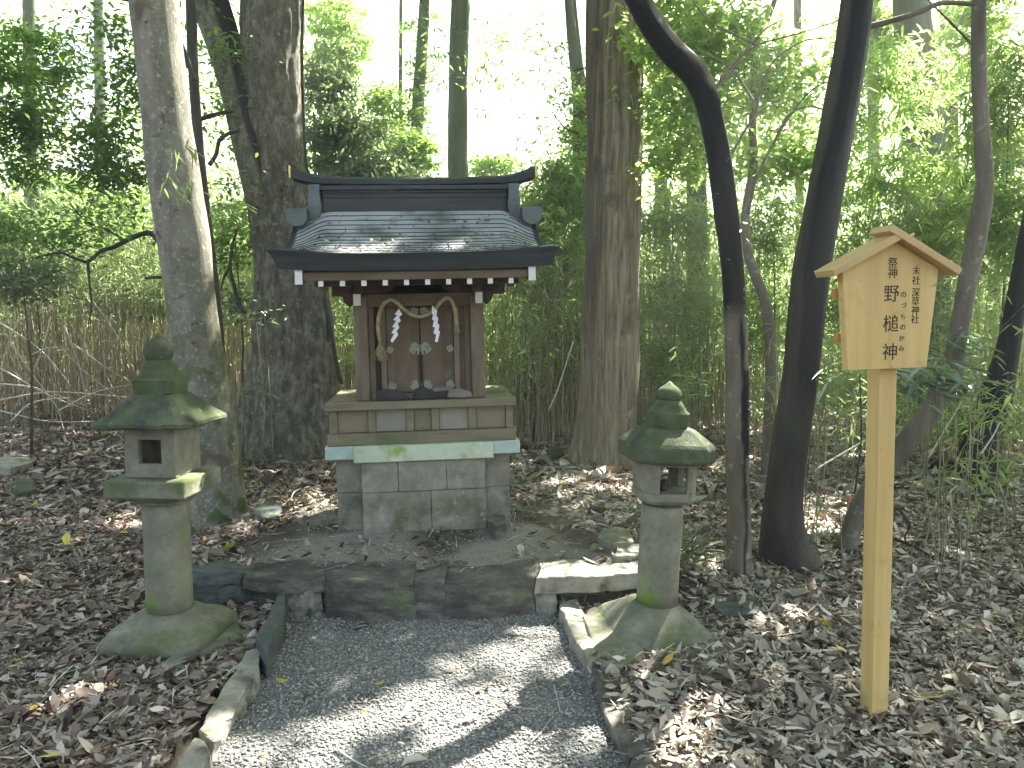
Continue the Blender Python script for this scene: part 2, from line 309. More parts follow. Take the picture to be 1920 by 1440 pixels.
M['cane_green'] = surf('green_bamboo', [(.07, .08, .035), (.20, .21, .10), (.46, .43, .3)], 1.6, (14, 14, .35), rough=.5, bump=0)
M['cane_grey'] = surf('dead_stem', [(.16, .12, .08), (.34, .28, .21), (.6, .54, .45)], 2, rough=.5, bump=0)
M['cane_pale'] = surf('bleached_bamboo', [(.50, .46, .38), (.70, .66, .58)], 3, rough=.5, bump=0)
M['lf_dark'] = leafmat('evergreen_leaf', [(0, (.025, .048, .016)), (.5, (.05, .085, .03)), (1, (.09, .14, .05))], (.30, .50, .10), .48, .38, .5)
M['lf_mid'] = leafmat('broad_leaf', [(0, (.04, .075, .024)), (.5, (.075, .13, .04)), (1, (.135, .195, .065))], (.46, .70, .15), .55, .45, .4)
M['lf_bright'] = leafmat('young_leaf', [(0, (.065, .12, .04)), (.5, (.12, .19, .065)), (1, (.21, .28, .11))], (.66, .88, .30), .65, .5, .35)
M['lf_bamboo'] = leafmat('bamboo_leaf', [(0, (.06, .10, .038)), (.5, (.11, .16, .065)), (.85, (.19, .245, .11)), (1, (.42, .40, .28))], (.57, .76, .30), .55, .45, .4)
M['lf_grey'] = leafmat('glossy_grey_leaf', [(0, (.06, .08, .05)), (.6, (.12, .15, .10)), (1, (.22, .25, .19))], (.36, .48, .2), .4, .3, .7)
M['lf_sasa'] = leafmat('bamboo_grass_leaf', [(0, (.06, .09, .06)), (.5, (.17, .21, .17)), (1, (.38, .42, .36))], (.3, .45, .18), .3, .3, .7)

# ============================================================ TERRAIN
PATH = [tuple(G(x, y, -.05))[:2] for x, y in [(535, 1148), (1046, 1132), (1078, 1200), (1125, 1290), (1195, 1440), (1330, 1800), (100, 1800), (325, 1440), (395, 1340), (484, 1235), (500, 1190)]]
PED = P(798, 985, 4.93)
def hpath(x, y):
    return inpoly(x, y, PATH)
def ground(x, y, rough=True):
    x = np.asarray(x, float); y = np.asarray(y, float)
    side = sst(-2.25, -1.75, x)*(1-sst(.75, 1.3, x))
    m = sst(4.16, 4.34, y)*side*(1-sst(6.3, 9.0, y))
    h = .148*m + .075*np.exp(-((x+.55)/.75)**2-((y-5.25)/.55)**2)*m
    p = np.stack([x, y, 0*x], -1).reshape(-1, 3)
    if rough:
        h = h+((fbm(p*1.1, 3, 3)-.5)*.07+(fbm(p*7, 8, 2)-.5)*.018).reshape(x.shape)*sst(1.5, 3.2, np.hypot(x, y-0))
    h = h+.0*x
    for lx, ly in ((-1.66, 3.78), (.69, 3.86)):
        kk = np.exp(-(((x-lx)**2+(y-ly)**2)/.17)**2); h = h*(1-kk)-.03*kk
    h = np.where(hpath(x, y), -.085, h)
    return h + .25*sst(14, 45, y)*(fbm(p*.06, 5, 2)-.5).reshape(x.shape)*4
ax = np.concatenate([-np.geomspace(110, 8.2, 20), np.arange(-8, -3.2, .16), np.arange(-3.2, 4.2, .045), np.arange(4.2, 9, .16), np.geomspace(9.2, 110, 20)])
ay = np.concatenate([-np.geomspace(60, .6, 14), np.arange(0, 1.6, .2), np.arange(1.6, 7.2, .045), np.arange(7.2, 13, .13), np.geomspace(13.2, 150, 28)])
X, Y = np.meshgrid(ax, ay); Z = ground(X, Y)
V = np.stack([X, Y, Z], 2).reshape(-1, 3); nx = len(ax); i = (np.arange(len(ay)-1)[:, None]*nx+np.arange(nx-1)[None]).ravel()
pn = np.stack([X, Y, 0*X], 2).reshape(-1, 3)
bare = (sst(-1.75, -1.25, X)*(1-sst(.35, .95, X))*sst(4.1, 4.3, Y)*(1-sst(5.4, 6.1, Y))).ravel()*sst(.25, .55, fbm(pn*2.4, 31, 3))
o = npmesh('ground', V, np.stack([i, i+1, i+nx+1, i+nx], 1), M['ground'], None, {'stain': bare}, smooth=True); tag(o, kind='structure')
# gravel path sheet
px_ = np.arange(-3, 2.6, .03); py_ = np.arange(.9, 4.3, .03); X, Y = np.meshgrid(px_, py_)
Z = -.05+(fbm(np.stack([X, Y, 0*X], 2).reshape(-1, 3)*2.2, 41, 3).reshape(X.shape)-.5)*.03
V = np.stack([X, Y, Z], 2).reshape(-1, 3); nx = len(px_); i = (np.arange(len(py_)-1)[:, None]*nx+np.arange(nx-1)[None]).ravel()
Fq = np.stack([i, i+1, i+nx+1, i+nx], 1); c = V[Fq].mean(1)
cen = np.mean(PATH, 0); BIG = [tuple(cen+(np.array(p)-cen)*1.04) for p in PATH]
k = inpoly(c[:, 0], c[:, 1], BIG); Fq = Fq[k]; u, inv = np.unique(Fq, return_inverse=True)
o = npmesh('path', V[u], inv.reshape(Fq.shape), M['path'], smooth=True); tag(o, kind='structure')
# loose pebbles: small squashed octahedra
def pebbles(n, size, xr, yr, keep, zf, name, mat, label):
    x = rng.uniform(*xr, n); y = rng.uniform(*yr, n); k = keep(x, y); x, y = x[k], y[k]; n = len(x)
    s = size*(.45+rng.random(n)**2*1.5); a = rng.random(n)*6.28
    base = np.array([(1, 0, 0), (0, 1, 0), (-1, 0, 0), (0, -1, 0), (0, 0, .7), (0, 0, -.7), (.62, .62, .35), (-.62, .6, .3), (-.6, -.62, .36), (.62, -.6, .3)])
    v = base[None]*(1+.35*(rng.random((n, 10, 1))-.5)); v = v*s[:, None, None]*np.array([1, .75, .8]); ca, sa = np.cos(a)[:, None], np.sin(a)[:, None]
    vx = v[:, :, 0]*ca-v[:, :, 1]*sa+x[:, None]; vy = v[:, :, 0]*sa+v[:, :, 1]*ca+y[:, None]; vz = v[:, :, 2]+(zf(x, y)+s*.25)[:, None]
    T = np.array([(0, 6, 4), (6, 1, 4), (1, 7, 4), (7, 2, 4), (2, 8, 4), (8, 3, 4), (3, 9, 4), (9, 0, 4), (0, 1, 6), (1, 2, 7), (2, 3, 8), (3, 0, 9), (0, 5, 1), (1, 5, 2), (2, 5, 3), (3, 5, 0)])
    o = npmesh(name, np.stack([vx, vy, vz], 2).reshape(-1, 3), ((np.arange(n)*10)[:, None, None]+T[None]).reshape(-1, 3), mat, smooth=False)
    return tag(o, label, 'gravel', kind='stuff')
zpath = lambda x, y: -.05+(fbm(np.stack([x, y, 0*x], 1)*2.2, 41, 3)-.5)*.03
pebbles(95000, .0052, (-2.2, 1.4), (2.0, 4.25), lambda x, y: inpoly(x, y, PATH), zpath, 'gravel', M['pebble'], 'loose grey gravel spread over the path between the kerb stones')
pebbles(9000, .006, (-2.0, 1.2), (4.3, 7), lambda x, y: (vnoise(np.stack([x*2, y*2, 0*x], 1), 77) > .35), lambda x, y: ground(x, y), 'grit', M['pebble'], 'scattered grit on the bare earth terrace round the shrine')

# ============================================================ LEAF LITTER
def litter(name, n, xr, yr, size, dens, mat, label, w=.38, up=.0, tilt=.5, zf=None, rr=None):
    x = rng.uniform(*xr, n); y = rng.uniform(*yr, n); pr, py2 = proj(np.stack([x, y, 0*x], 1)); k = (rng.random(n) < dens(x, y)) & (pr > -600) & (pr < 2520) & (py2 < 1700)
    x, y = x[k], y[k]; n = len(x); z = (ground if zf is None else zf)(x, y)+rng.random(n)*.028+up
    d = randdir(n, .28); nr = randdir(n)*tilt+np.array([0, 0, 1.]); s = size*np.clip(.30+.65*rng.random(n)+.35*rng.exponential(1, n)**1.3, .2, 2.3)
    V, Fq = leafgeo(np.stack([x, y, z], 1)-d*s[:, None]*.5, d, nr, s, s*w*(.35+1.3*rng.random(n)**1.4), rng.normal(0, .22, n), rng.normal(.08, .2, n))
    q = rng.random(n)
    o = npmesh(name, V, Fq, mat, None, {'rnd': np.repeat(q, 6)}); return tag(o, label, 'leaf litter', kind='stuff')
def dmask(x, y):
    p = np.stack([x, y, 0*x], 1); nz = fbm(p*2.1, 52, 3)
    ter = sst(-2.0, -1.5, x+(nz-.5)*.8)*(1-sst(.4, 1.1, x+(nz-.5)*.8))*sst(4.1, 4.2, y)*(1-sst(5.6, 6.6, y+(nz-.5)))
    d = 1-.96*ter
    edge = inpoly(x, y, PATH)
    return np.where(edge, .012, d)
left = lambda x, y: dmask(x, y)*(x < -.4+.3*(fbm(np.stack([x, y, 0*x], 1)*3, 5)-.5))
right = lambda x, y: dmask(x, y)*(x > -.6+.3*(fbm(np.stack([x, y, 0*x], 1)*3, 6)-.5))
litter('leaf_litter', 88000, (-4.2, 0), (2.1, 6.5), .052, left, M['litter_red'], 'russet brown fallen leaves covering the ground on the left')
litter('leaf_litter', 105000, (0, 5.0), (2.1, 6.5), .054, right, M['litter'], 'pale brown fallen leaves covering the ground on the right')
litter('leaf_litter', 60000, (-9, 0), (6.5, 13), .085, left, M['litter_red'], 'reddish fallen leaves farther back under the pale trunk')
litter('leaf_litter', 60000, (0, 10), (6.5, 13), .09, right, M['litter'], 'greyish fallen leaves farther back beyond the dark leaning trunk')
litter('leaf_litter', 70000, (-22, 22), (13, 32), .17, dmask, M['litter'], 'distant fallen leaves on the woodland floor under the thickets', up=.02)
litter('fallen_leaves', 900, (-4.2, 5), (2.1, 7.5), .06, lambda x, y: .22*np.where(inpoly(x, y, PATH), .5, 1), M['litter_yel'], 'yellow and green leaves scattered on top of the brown litter', up=.03, tilt=.3)
litter('fallen_leaves', 5200, (-2.2, 1.5), (2.1, 4.2), .05, lambda x, y: np.where(inpoly(x, y, PATH), .05+.3*sst(.5, .75, fbm(np.stack([x, y, 0*x], 1)*2.5, 91)), 0), M['litter'], 'brown leaves dropped on the gravel path', zf=lambda x, y: zpath(x, y)+.004, tilt=.3, w=.3)
# twigs in litter
n = 1500; x = rng.uniform(-4, 5, n); y = rng.uniform(2.3, 8, n); k = ~inpoly(x, y, PATH) | (rng.random(n) < .12); x, y = x[k], y[k]; n = len(x)
a = rng.random(n)*6.28; Lh = .04+.12*rng.random(n)**2; z = ground(x, y)+.03
z = np.where(inpoly(x, y, PATH), -.035, z)
p = np.stack([np.stack([x+np.cos(a)*Lh*t, y+np.sin(a)*Lh*t, z+rng.normal(0, .008, n)], 1) for t in (-1, 0, 1)], 1)
V, Fq = stems3(p, np.stack([np.full(n, .0022)]*3, 1)*(.6+rng.random((n, 1))))
tag(npmesh('twigs', V, Fq, M['cane_pale']), 'short dry twigs lying among the fallen leaves', 'twigs', kind='stuff')

# ============================================================ ROCKS AND KERBS
def rock(name, label, cat, pts, zt, zb, mat, rough=.018, tilt=None, grp=None, sub=3, inset=.0, seed=1, bev=.005):
    poly = [G(x, y, zt) for x, y in pts]; c = sum(poly, Vector())/len(poly); c.z = zb
    if sum(poly[i].x*poly[(i+1) % len(poly)].y-poly[(i+1) % len(poly)].x*poly[i].y for i in range(len(poly))) < 0: poly.reverse()
    q = [p-c for p in poly]; n = len(q); mb = MB()
    top = [Vector((p.x*.97, p.y*.97, zt-zb+(tilt[0]*p.x+tilt[1]*p.y if tilt else 0))) for p in q]; bot = [Vector((p.x*(1+inset), p.y*(1+inset), 0)) for p in q]
    mb.add([*bot, *top], [tuple(reversed(range(n))), tuple(range(n, 2*n))]+[(i, (i+1) % n, (i+1) % n+n, i+n) for i in range(n)])
    me = bpy.data.meshes.new(name); me.from_pydata(mb.v, [], mb.f)
    bm = bmesh.new(); bm.from_mesh(me); bmesh.ops.recalc_face_normals(bm, faces=bm.faces)
    bmesh.ops.bevel(bm, geom=bm.edges[:], offset=bev, segments=1, affect='EDGES', clamp_overlap=True)
    bmesh.ops.triangulate(bm, faces=bm.faces)
    for _ in range(sub):
        es = [e for e in bm.edges if e.calc_length() > .035]
        if es: bmesh.ops.subdivide_edges(bm, edges=es, cuts=1); bmesh.ops.triangulate(bm, faces=bm.faces)
    co = np.array([v.co[:] for v in bm.verts])+np.array(c[:])
    d = np.stack([(fbm(co*np.array([5, 5, 9])+k*13, seed+k, 2)-.5)*1.5*rough+(fbm(co*np.array([14, 14, 30])+k*5, seed+k+5, 3)-.5)*rough*1.7 for k in range(3)], 1)
    for v, dd in zip(bm.verts, d): v.co += Vector(dd)
    bm.to_mesh(me); bm.free(); me.materials.append(mat)
    o = link(bpy.data.objects.new(name, me)); o.location = c
    return tag(o, label, cat, grp)
RK = [
 ('boulder', 'flat blue-grey slate boulder beside the foot of the left lantern pole', 'rock', [(352, 1060), (372, 1020), (438, 996), (478, 1014), (500, 1046), (470, 1078), (405, 1092), (350, 1090)], .15, -.02, 'slate', .03, (-.1, -.12)),
 ('step_stone', 'thin dark slab at the left end of the step', 'stone', [(452, 1082), (485, 1052), (612, 1050), (613, 1084), (540, 1088)], .155, .075, 'stone', .010, None),
 ('step_stone', 'small rounded stone wedged under the left end slab of the step', 'stone', [(528, 1108), (535, 1080), (600, 1080), (606, 1106), (585, 1112)], .085, -.06, 'stone_pale', .02, None),
 ('step_stone', 'widest dark stone of the step, left of the tilted one', 'stone', [(609, 1086), (610, 1050), (784, 1050), (780, 1088), (690, 1092)], .16, -.1, 'stone', .016, None),
 ('step_stone', 'narrow tilted stone wedged in the middle of the step', 'stone', [(775, 1089), (779, 1050), (844, 1050), (834, 1090)], .155, -.1, 'stone', .014, (.12, 0)),
 ('step_stone', 'long buff-faced stone of the step below the right half of the shrine', 'stone', [(828, 1088), (838, 1050), (1004, 1050), (1003, 1082), (920, 1090)], .16, -.1, 'stone', .016, None),
 ('step_stone', 'sunlit slab at the right end of the step beside the right lantern', 'stone', [(1001, 1082), (1012, 1056), (1090, 1046), (1200, 1040), (1215, 1072), (1110, 1080)], .168, .075, 'stone_pale', .012, None),
 ('step_stone', 'small block under the sunlit slab of the step', 'stone', [(1003, 1112), (1006, 1085), (1042, 1085), (1044, 1112)], .075, -.08, 'stone_pale', .012, None),
 ('step_stone', 'low dark stone under the sunlit slab, next to the right lantern base', 'stone', [(1050, 1104), (1055, 1082), (1130, 1080), (1135, 1100)], .075, -.06, 'stone', .012, None),
 ('rock', 'pale rock on the terrace just behind the sunlit slab', 'rock', [(1148, 1044), (1160, 1026), (1196, 1018), (1215, 1040)], .2, .1, 'stone_pale', .014, None),
 ('kerb_stone', 'dark slate wedge standing on edge at the path left side by the step', 'kerb', [(478, 1200), (522, 1112), (537, 1108), (532, 1150), (498, 1222)], .085, -.1, 'slate', .012, None),
 ('kerb_stone', 'long rough kerb stone running along the left side of the path', 'kerb', [(487, 1213), (462, 1222), (395, 1330), (372, 1372), (398, 1392), (432, 1340), (484, 1262)], .03, -.12, 'stone_pale', .018, None),
 ('kerb_stone', 'mossy kerb stone at the bottom left edge of the path', 'kerb', [(368, 1376), (330, 1430), (318, 1500), (355, 1500), (394, 1396)], .025, -.12, 'stone_pale', .018, None),
 ('kerb_stone', 'sunlit kerb stone on the right of the path by the lantern base', 'kerb', [(1046, 1134), (1085, 1120), (1112, 1170), (1150, 1232), (1112, 1246), (1074, 1190)], .03, -.12, 'stone_pale', .016, None),
 ('kerb_stone', 'long kerb stone on the lower right side of the path', 'kerb', [(1108, 1248), (1152, 1240), (1190, 1320), (1225, 1410), (1180, 1420), (1140, 1345)], .015, -.12, 'stone', .018, None),
 ('kerb_stone', 'dark kerb stone at the very bottom right of the path', 'kerb', [(1182, 1424), (1228, 1414), (1262, 1500), (1215, 1520)], .02, -.12, 'stone', .018, None),
 ('rock', 'pale bluish rock between the pale trunk and the shrine', 'rock', [(470, 962), (480, 945), (510, 936), (530, 946), (526, 964), (495, 970)], .2, .02, 'slate', .02, None),
 ('rock', 'half-buried bluish rock in front of the kinked trunk', 'rock', [(1335, 1132), (1375, 1116), (1425, 1130), (1420, 1154), (1350, 1150)], .035, -.03, 'slate', .02, None),
 ('rock', 'grey stone at the foot of the big cedar trunk', 'rock', [(1042, 888), (1060, 872), (1095, 876), (1100, 894), (1060, 900)], .11, -.02, 'stone', .02, None),
 ('rock', 'small flat stone at the right foot of the pedestal', 'rock', [(914, 976), (925, 962), (946, 964), (950, 976), (930, 984)], .28, .18, 'stone', .01, None),
 ('rock', 'low mossy stone in the leaves right of the terrace', 'rock', [(1120, 1010), (1132, 990), (1180, 992), (1190, 1014), (1150, 1022)], .22, .1, 'lantern', .014, None),
 ('rock', 'dark mossy rock among leaves at the far left', 'rock', [(15, 912), (30, 898), (60, 900), (72, 918), (40, 924)], .08, -.05, 'lantern_cap', .02, None),
 ('flat_stone', 'flat stone slab lying at the left edge of the photo', 'stone', [(-20, 872), (-10, 858), (55, 856), (62, 866), (20, 878)], .08, -.05, 'stone_pale', .012, None),
]
for k, (nm, lb, ct, pts, zt, zb, mt, rg, tl) in enumerate(RK):
    rock(nm, lb, ct, pts, zt, zb, M[mt], rg, tl, grp='stones of the step' if nm == 'step_stone' else 'kerb stones along the path' if nm == 'kerb_stone' else None, seed=k*3+1)
rock('footing_slab', 'flat concrete slab under the left stone lantern', 'slab', [(270, 1262), (396, 1284), (487, 1198), (440, 1150)], .012, -.08, M['lantern'], .003, grp=None)
rock('footing_slab', 'sloping mossy slab at the path corner of the right lantern', 'slab', [(1092, 1158), (1142, 1140), (1210, 1222), (1160, 1256), (1128, 1250)], .035, -.06, M['lantern'], .008)
# ============================================================ STONE PEDESTAL + SHRINE (local: x right, y back, z up)
SROT = (0, R(-1.25), R(6))
base = empty('stone_pedestal', (PED.x, PED.y, PED.z), SROT, 'block-built granite pedestal with lichened top slab carrying the shrine', 'pedestal')
rb = lambda mb, nm, mt, par, bv=.003, rg=.003, sd=0: mb.build(nm, M[mt], par, bevel=bv, seg=1, rough=rg, sub=2, rs=7, seed=sd)
g = .0008
for k, (x0, x1, z0, z1) in enumerate([(-.385, -.16, .222, .412), (-.16, .14, .222, .412), (.14, .385, .222, .412), (-.385, .04, -.16, .219), (.04, .385, -.16, .219)]):
    rb(MB().box(x0+g, x1-g, 0, .3, z0, z1), 'granite_block', 'granite', base, sd=k)
for s in (-1, 1):
    for k, (z0, z1) in enumerate([(-.14, .205), (.209, .428)]):
        xa, xb = sorted((s*.548, s*.39)); rb(MB().box(xa, xb, .10, .55, z0, z1), 'granite_block', 'granite', base, sd=7+k)
        rb(MB().box(xa, xb, .555, .95, z0, z1), 'granite_block', 'granite', base, sd=17+k)
rb(MB().box(-.38, .38, .31, .94, -.1, .42), 'core', 'granite', base)
rb(MB().box(-.428, .436, -.025, .30, .415, .515), 'front_beam', 'slab', base, .005, .002)
for x0, x1 in ((-.605, -.43), (.438, .61)): rb(MB().box(x0, x1, .02, .95, .432, .513), 'side_slab', 'slab_blue', base, .004, .002)
rb(MB().box(-.426, .434, .305, .95, .425, .512), 'back_slab', 'slab', base)

sh = empty('shrine', (PED.x, PED.y, PED.z), SROT, 'small wooden Shinto shrine with dark curved roof on a panelled base', 'shrine')
q = lambda mb, nm, mt, par=sh, bv=.003: mb.build(nm, M[mt], par, bevel=bv, seg=1)
# base
q(MB().box(-.588, .588, .035, .93, .5165, .59), 'base_sill', 'wood_base')
XS = [(-.575, -.525), (-.335, -.29), (-.10, -.052), (.058, .106), (.29, .338), (.527, .572)]
q(MB().box(-.545, .545, .085, .90, .592, .735), 'base_body', 'wood_panel')
for k in range(5):
    q(MB().box(XS[k][1]+.002, XS[k+1][0]-.002, .076, .084, .594, .733), 'base_panel', ['wood_panel', 'panel_pale', 'wood_base', 'panel_pale', 'wood_panel'][k], bv=.001)
for a, b in XS: q(MB().box(a, b, .055, .083, .592, .735), 'base_stile', 'wood_base', bv=.002)
for s in (-1, 1):
    q(MB().box(*(sorted((s*.548, s*.572))), .6, .65, .592, .735), 'base_stile', 'wood_base'); q(MB().box(*(sorted((s*.548, s*.572))), .86, .90, .592, .735), 'base_stile', 'wood_base')
q(MB().box(-.592, .592, .02, .94, .737, .786), 'base_top_board', 'wood_base')
# posts
for s, f in ((-1, 1), (1, 1), (-1, 0), (1, 0)):
    y0 = .09 if f else .68
    q(MB().box(s*.363-.043, s*.363+.043, y0, y0+.086, .787, 1.452), 'post', 'wood', bv=.006)
# walls beside the door and door
q(MB().box(-.318, .318, .7, .72, .79, 1.45), 'back_wall', 'wood_dark')
for s in (-1, 1): q(MB().box(*(sorted((s*.345, s*.366))), .178, .678, .79, 1.45), 'side_wall', 'wood_h')
for s in (-1, 1):
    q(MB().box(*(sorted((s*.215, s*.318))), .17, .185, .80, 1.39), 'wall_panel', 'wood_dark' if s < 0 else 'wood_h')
    q(MB().box(*(sorted((s*.214, s*.25))), .15, .169, .80, 1.39), 'door_frame', 'wood')
    q(MB().box(*(sorted((s*.285, s*.319))), .148, .169, .80, 1.39), 'door_frame', 'wood')
q(MB().box(-.318, .318, .135, .16, .787, .825), 'door_sill', 'wood_base')
q(MB().box(-.318, .318, .10, .165, 1.372, 1.452), 'lintel', 'wood_h')
def blob(cx, cz, r, y, n=18, sd=0, sq=(1, 1)):
    mb = MB(); pts = []
    for k in range(n):
        a = 2*math.pi*k/n; rr = r*(.95+.10*math.cos(4*a+sd)+.10*math.sin(7*a+sd*2)); pts.append((cx+rr*math.cos(a)*sq[0], cz+rr*math.sin(a)*sq[1]))
    return mb.prismy(pts, y-.0035, y)
for s, x0, x1 in ((-1, -.212, -.003), (1, .003, .212)):
    mb = MB().box(x0, x1, .168, .184, .83, 1.37)
    d = q(mb, 'door', 'wood_door', bv=.002)
    for cx, cz, r in ((s*.030, 1.105, .040), (s*.035, .868, .036), (s*.185, .868, .032), (s*.19, 1.1, .03), (s*.03, 1.34, .028)):
        if abs(cx)+r > .21: r = .21-abs(cx)+.004
        q(blob(cx, cz, r, .1675, sd=cx*40), 'door_fitting', 'patina', d, bv=0)
    q(MB().box(*(sorted((s*.004, s*.0165))), .160, .1672, .85, 1.06), 'door_batten', 'wood_dark', d, bv=0)
    mb = MB(); c = Vector((s*.022, .156, 1.09)); mb.tube([c+Vector((0, 0, 0)), c+Vector((s*.006, 0, -.01)), c+Vector((0, 0, -.022))], .003, 6); mb.build('door_pull', M['roof_dark'], d)
# nosings with white ends
for s in (-1, 1):
    b = q(MB().box(s*.372-.021, s*.372+.021, .022, .089, 1.384, 1.450), 'beam_nosing', 'wood_h')
    q(MB().box(s*.372-.022, s*.372+.022, .018, .0215, 1.382, 1.452), 'white_end', 'whitepaint', b, bv=0)
# bracket arms and purlins
for s in (-1, 1):
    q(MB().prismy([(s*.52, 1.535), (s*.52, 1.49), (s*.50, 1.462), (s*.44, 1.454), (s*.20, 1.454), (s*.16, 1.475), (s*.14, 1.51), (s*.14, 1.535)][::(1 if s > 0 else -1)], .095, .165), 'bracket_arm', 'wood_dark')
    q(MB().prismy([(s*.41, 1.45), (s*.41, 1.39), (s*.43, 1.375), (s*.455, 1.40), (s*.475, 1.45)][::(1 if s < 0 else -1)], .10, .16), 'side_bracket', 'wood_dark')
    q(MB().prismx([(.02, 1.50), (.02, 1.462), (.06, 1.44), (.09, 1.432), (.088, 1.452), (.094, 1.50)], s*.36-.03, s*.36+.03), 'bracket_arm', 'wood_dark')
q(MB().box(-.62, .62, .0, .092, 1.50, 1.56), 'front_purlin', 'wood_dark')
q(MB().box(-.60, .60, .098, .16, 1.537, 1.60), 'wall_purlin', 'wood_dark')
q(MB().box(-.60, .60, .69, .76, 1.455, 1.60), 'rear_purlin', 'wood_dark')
for s in (-1, 1): q(MB().prismx([(.16, 1.455), (.69, 1.455), (.69, 1.60), (.42, 1.86), (.30, 1.9), (.16, 1.62)], s*.355-.02, s*.355+.02), 'gable_wall', 'wood_h')
# roof surface
TR, VR, VE = 1.975, .20, -.33            # ridge height, front line of ridge box, eave line
def rz(s): return 1.668+.307*(.42*s+.58*s*s)
def rp(u, t, back=False):               # u in -1..1, t 0 ridge ..1 eave
    s = 1-t; hw = .755+.050*t**2.6; e = abs(u)
    z = rz(s)-.09*(s**.6)*float(sst(.70, 1.0, e))*(1 if s > 0 else 0)+.030*e**3*t*t
    y = VR+(VE-VR)*t if not back else .40+(1.02-.40)*t
    if back: z -= .0
    y -= (.012*e**4*t if not back else -.012*e**4*t)
    return Vector((u*hw, y, z))
mb = MB(); ml = MB(); NC, NU = 13, 56
for back in (False, True):
    for k in range(NC):
        t0, t1 = k/NC, (k+1)/NC
        us = [-1+2*i/NU for i in range(NU+1)]
        rows = []
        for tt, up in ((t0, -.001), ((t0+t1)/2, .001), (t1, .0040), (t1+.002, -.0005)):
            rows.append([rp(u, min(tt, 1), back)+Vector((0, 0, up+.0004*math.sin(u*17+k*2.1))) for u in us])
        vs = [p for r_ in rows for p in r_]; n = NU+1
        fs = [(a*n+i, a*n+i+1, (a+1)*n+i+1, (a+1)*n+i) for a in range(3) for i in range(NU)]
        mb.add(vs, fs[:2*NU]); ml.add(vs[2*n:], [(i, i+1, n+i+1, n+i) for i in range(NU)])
roof = mb.build('roof', M['roof'], sh); ml.build('course_edge', M['roof_shade_line'], roof)
# thick eave all round (front, back, gable edges)
def eave(back):
    mb = MB(); n = 40; sg = 1 if not back else -1; rings = []
    for i in range(n+1):
        u = -1+2*i/n; e = abs(u); p = rp(u, 1, back); th = .094+.012*e**3; ux = .11*e**14*(1 if u > 0 else -1); 
        p0 = p+Vector((ux*.25, -.004*sg, -.001)); p1 = p+Vector((ux*.02, .010*sg, -.03)); p2 = Vector((p.x*(1-.035*e**8), p.y+.03*sg, p.z-th)); p3 = Vector((p2.x, p2.y+.14*sg, p2.z+.012)); p4 = Vector((p.x*.99, p.y+.14*sg, p.z+.02))
        rings.append([p0, p1, p2, p3, p4])
    mb.loft(rings); return mb.build('eave_edge', M['roof_eave'], sh)
eave(False); eave(True)
for s in (-1, 1):                       # verge: thick layered edge along each gable
    mb = MB(); rings = []
    tl = [(.94-.0783*k, False) for k in range(13)]+[(.0783*k, True) for k in range(13)]
    for t, bk in tl:
        t = min(1, max(0, t)); p = rp(s*1.0, t, bk); x0 = p.x+s*.003
        rings.append([(x0, p.y, p.z+.010), (x0-s*.012, p.y, p.z-.085), (x0-s*.12, p.y, p.z-.085), (x0-s*.12, p.y, p.z-.015)])
    mb.loft(rings); mb.build('verge', M['roof_eave'], sh)
    mb = MB(); rings = []                # bargeboard under the verge
    for t, bk in tl:
        t = min(.9, max(0, t)); p = rp(s, t, bk); yy = p.y
        rings.append([(s*.648, yy, p.z-.088), (s*.686, yy, p.z-.088), (s*.686, yy, p.z-.175), (s*.648, yy, p.z-.175)])
    mb.loft(rings); bb = mb.build('bargeboard', M['wood_h'], sh)
    p = rp(s, .9); q(MB().box(s*.667-.021, s*.667+.021, p.y-.006, p.y-.001, p.z-.180, p.z-.085), 'white_end', 'whitepaint', bb, bv=0)
# underside boarding
mb = MB()
for y0, z0, y1, z1 in ((-.27, 1.575, .17, 1.70), (.17, 1.70, .42, 1.83), (.42, 1.83, .95, 1.58)):
    mb.cell([(-.645, y0, z0-.01), (.645, y0, z0-.01), (.645, y1, z1-.01), (-.645, y1, z1-.01), (-.645, y0, z0), (.645, y0, z0), (.645, y1, z1), (-.645, y1, z1)])
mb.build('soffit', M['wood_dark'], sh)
q(MB().box(-.645, .645, -.275, -.245, 1.523, 1.572), 'eave_fascia', 'wood_h')
for k in range(10):
    u = -.548+k*.1215; y0, z0, y1, z1 = -.262, 1.492, .40, 1.66
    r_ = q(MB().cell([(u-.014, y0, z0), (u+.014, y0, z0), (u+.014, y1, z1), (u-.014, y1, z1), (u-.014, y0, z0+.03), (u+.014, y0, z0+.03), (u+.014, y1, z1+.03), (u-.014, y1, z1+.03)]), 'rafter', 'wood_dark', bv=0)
    q(MB().box(u-.0145, u+.0145, y0-.004, y0-.0005, z0-.001, z0+.0315), 'white_end', 'whitepaint', r_, bv=0)
# ridge box
ry0, ry1 = .205, .395
rd = q(MB().box(-.578, .578, ry0, ry1, 1.955, 2.10), 'ridge_box', 'roof_dark')
for z0, z1, dy in ((1.958, 1.978, .012), (2.055, 2.066, .008), (2.086, 2.098, .014)): q(MB().box(-.576, .576, ry0-dy, ry0-.0005, z0, z1), 'ridge_moulding', 'roof_dark', rd, bv=.001)
q(MB().box(-.60, .60, ry0-.03, ry1+.03, 2.101, 2.128), 'ridge_ledge', 'roof_dark', bv=.002)
mb = MB(); rings = []
for i in range(41):
    u = -1+2*i/40; e = abs(u); x = .765*u; zc = 2.165+.014*e**2+.042*max(0, (e-.72)/.28)**1.7; th = .024+.012*max(0, (e-.6)/.4)**1.5; wd = .075+.01*e
    rings.append([(x, .30-wd, zc-th), (x, .30-wd*.95, zc+th*.4), (x, .30-wd*.55, zc+th), (x, .30+wd*.55, zc+th), (x, .30+wd*.95, zc+th*.4), (x, .30+wd, zc-th)])
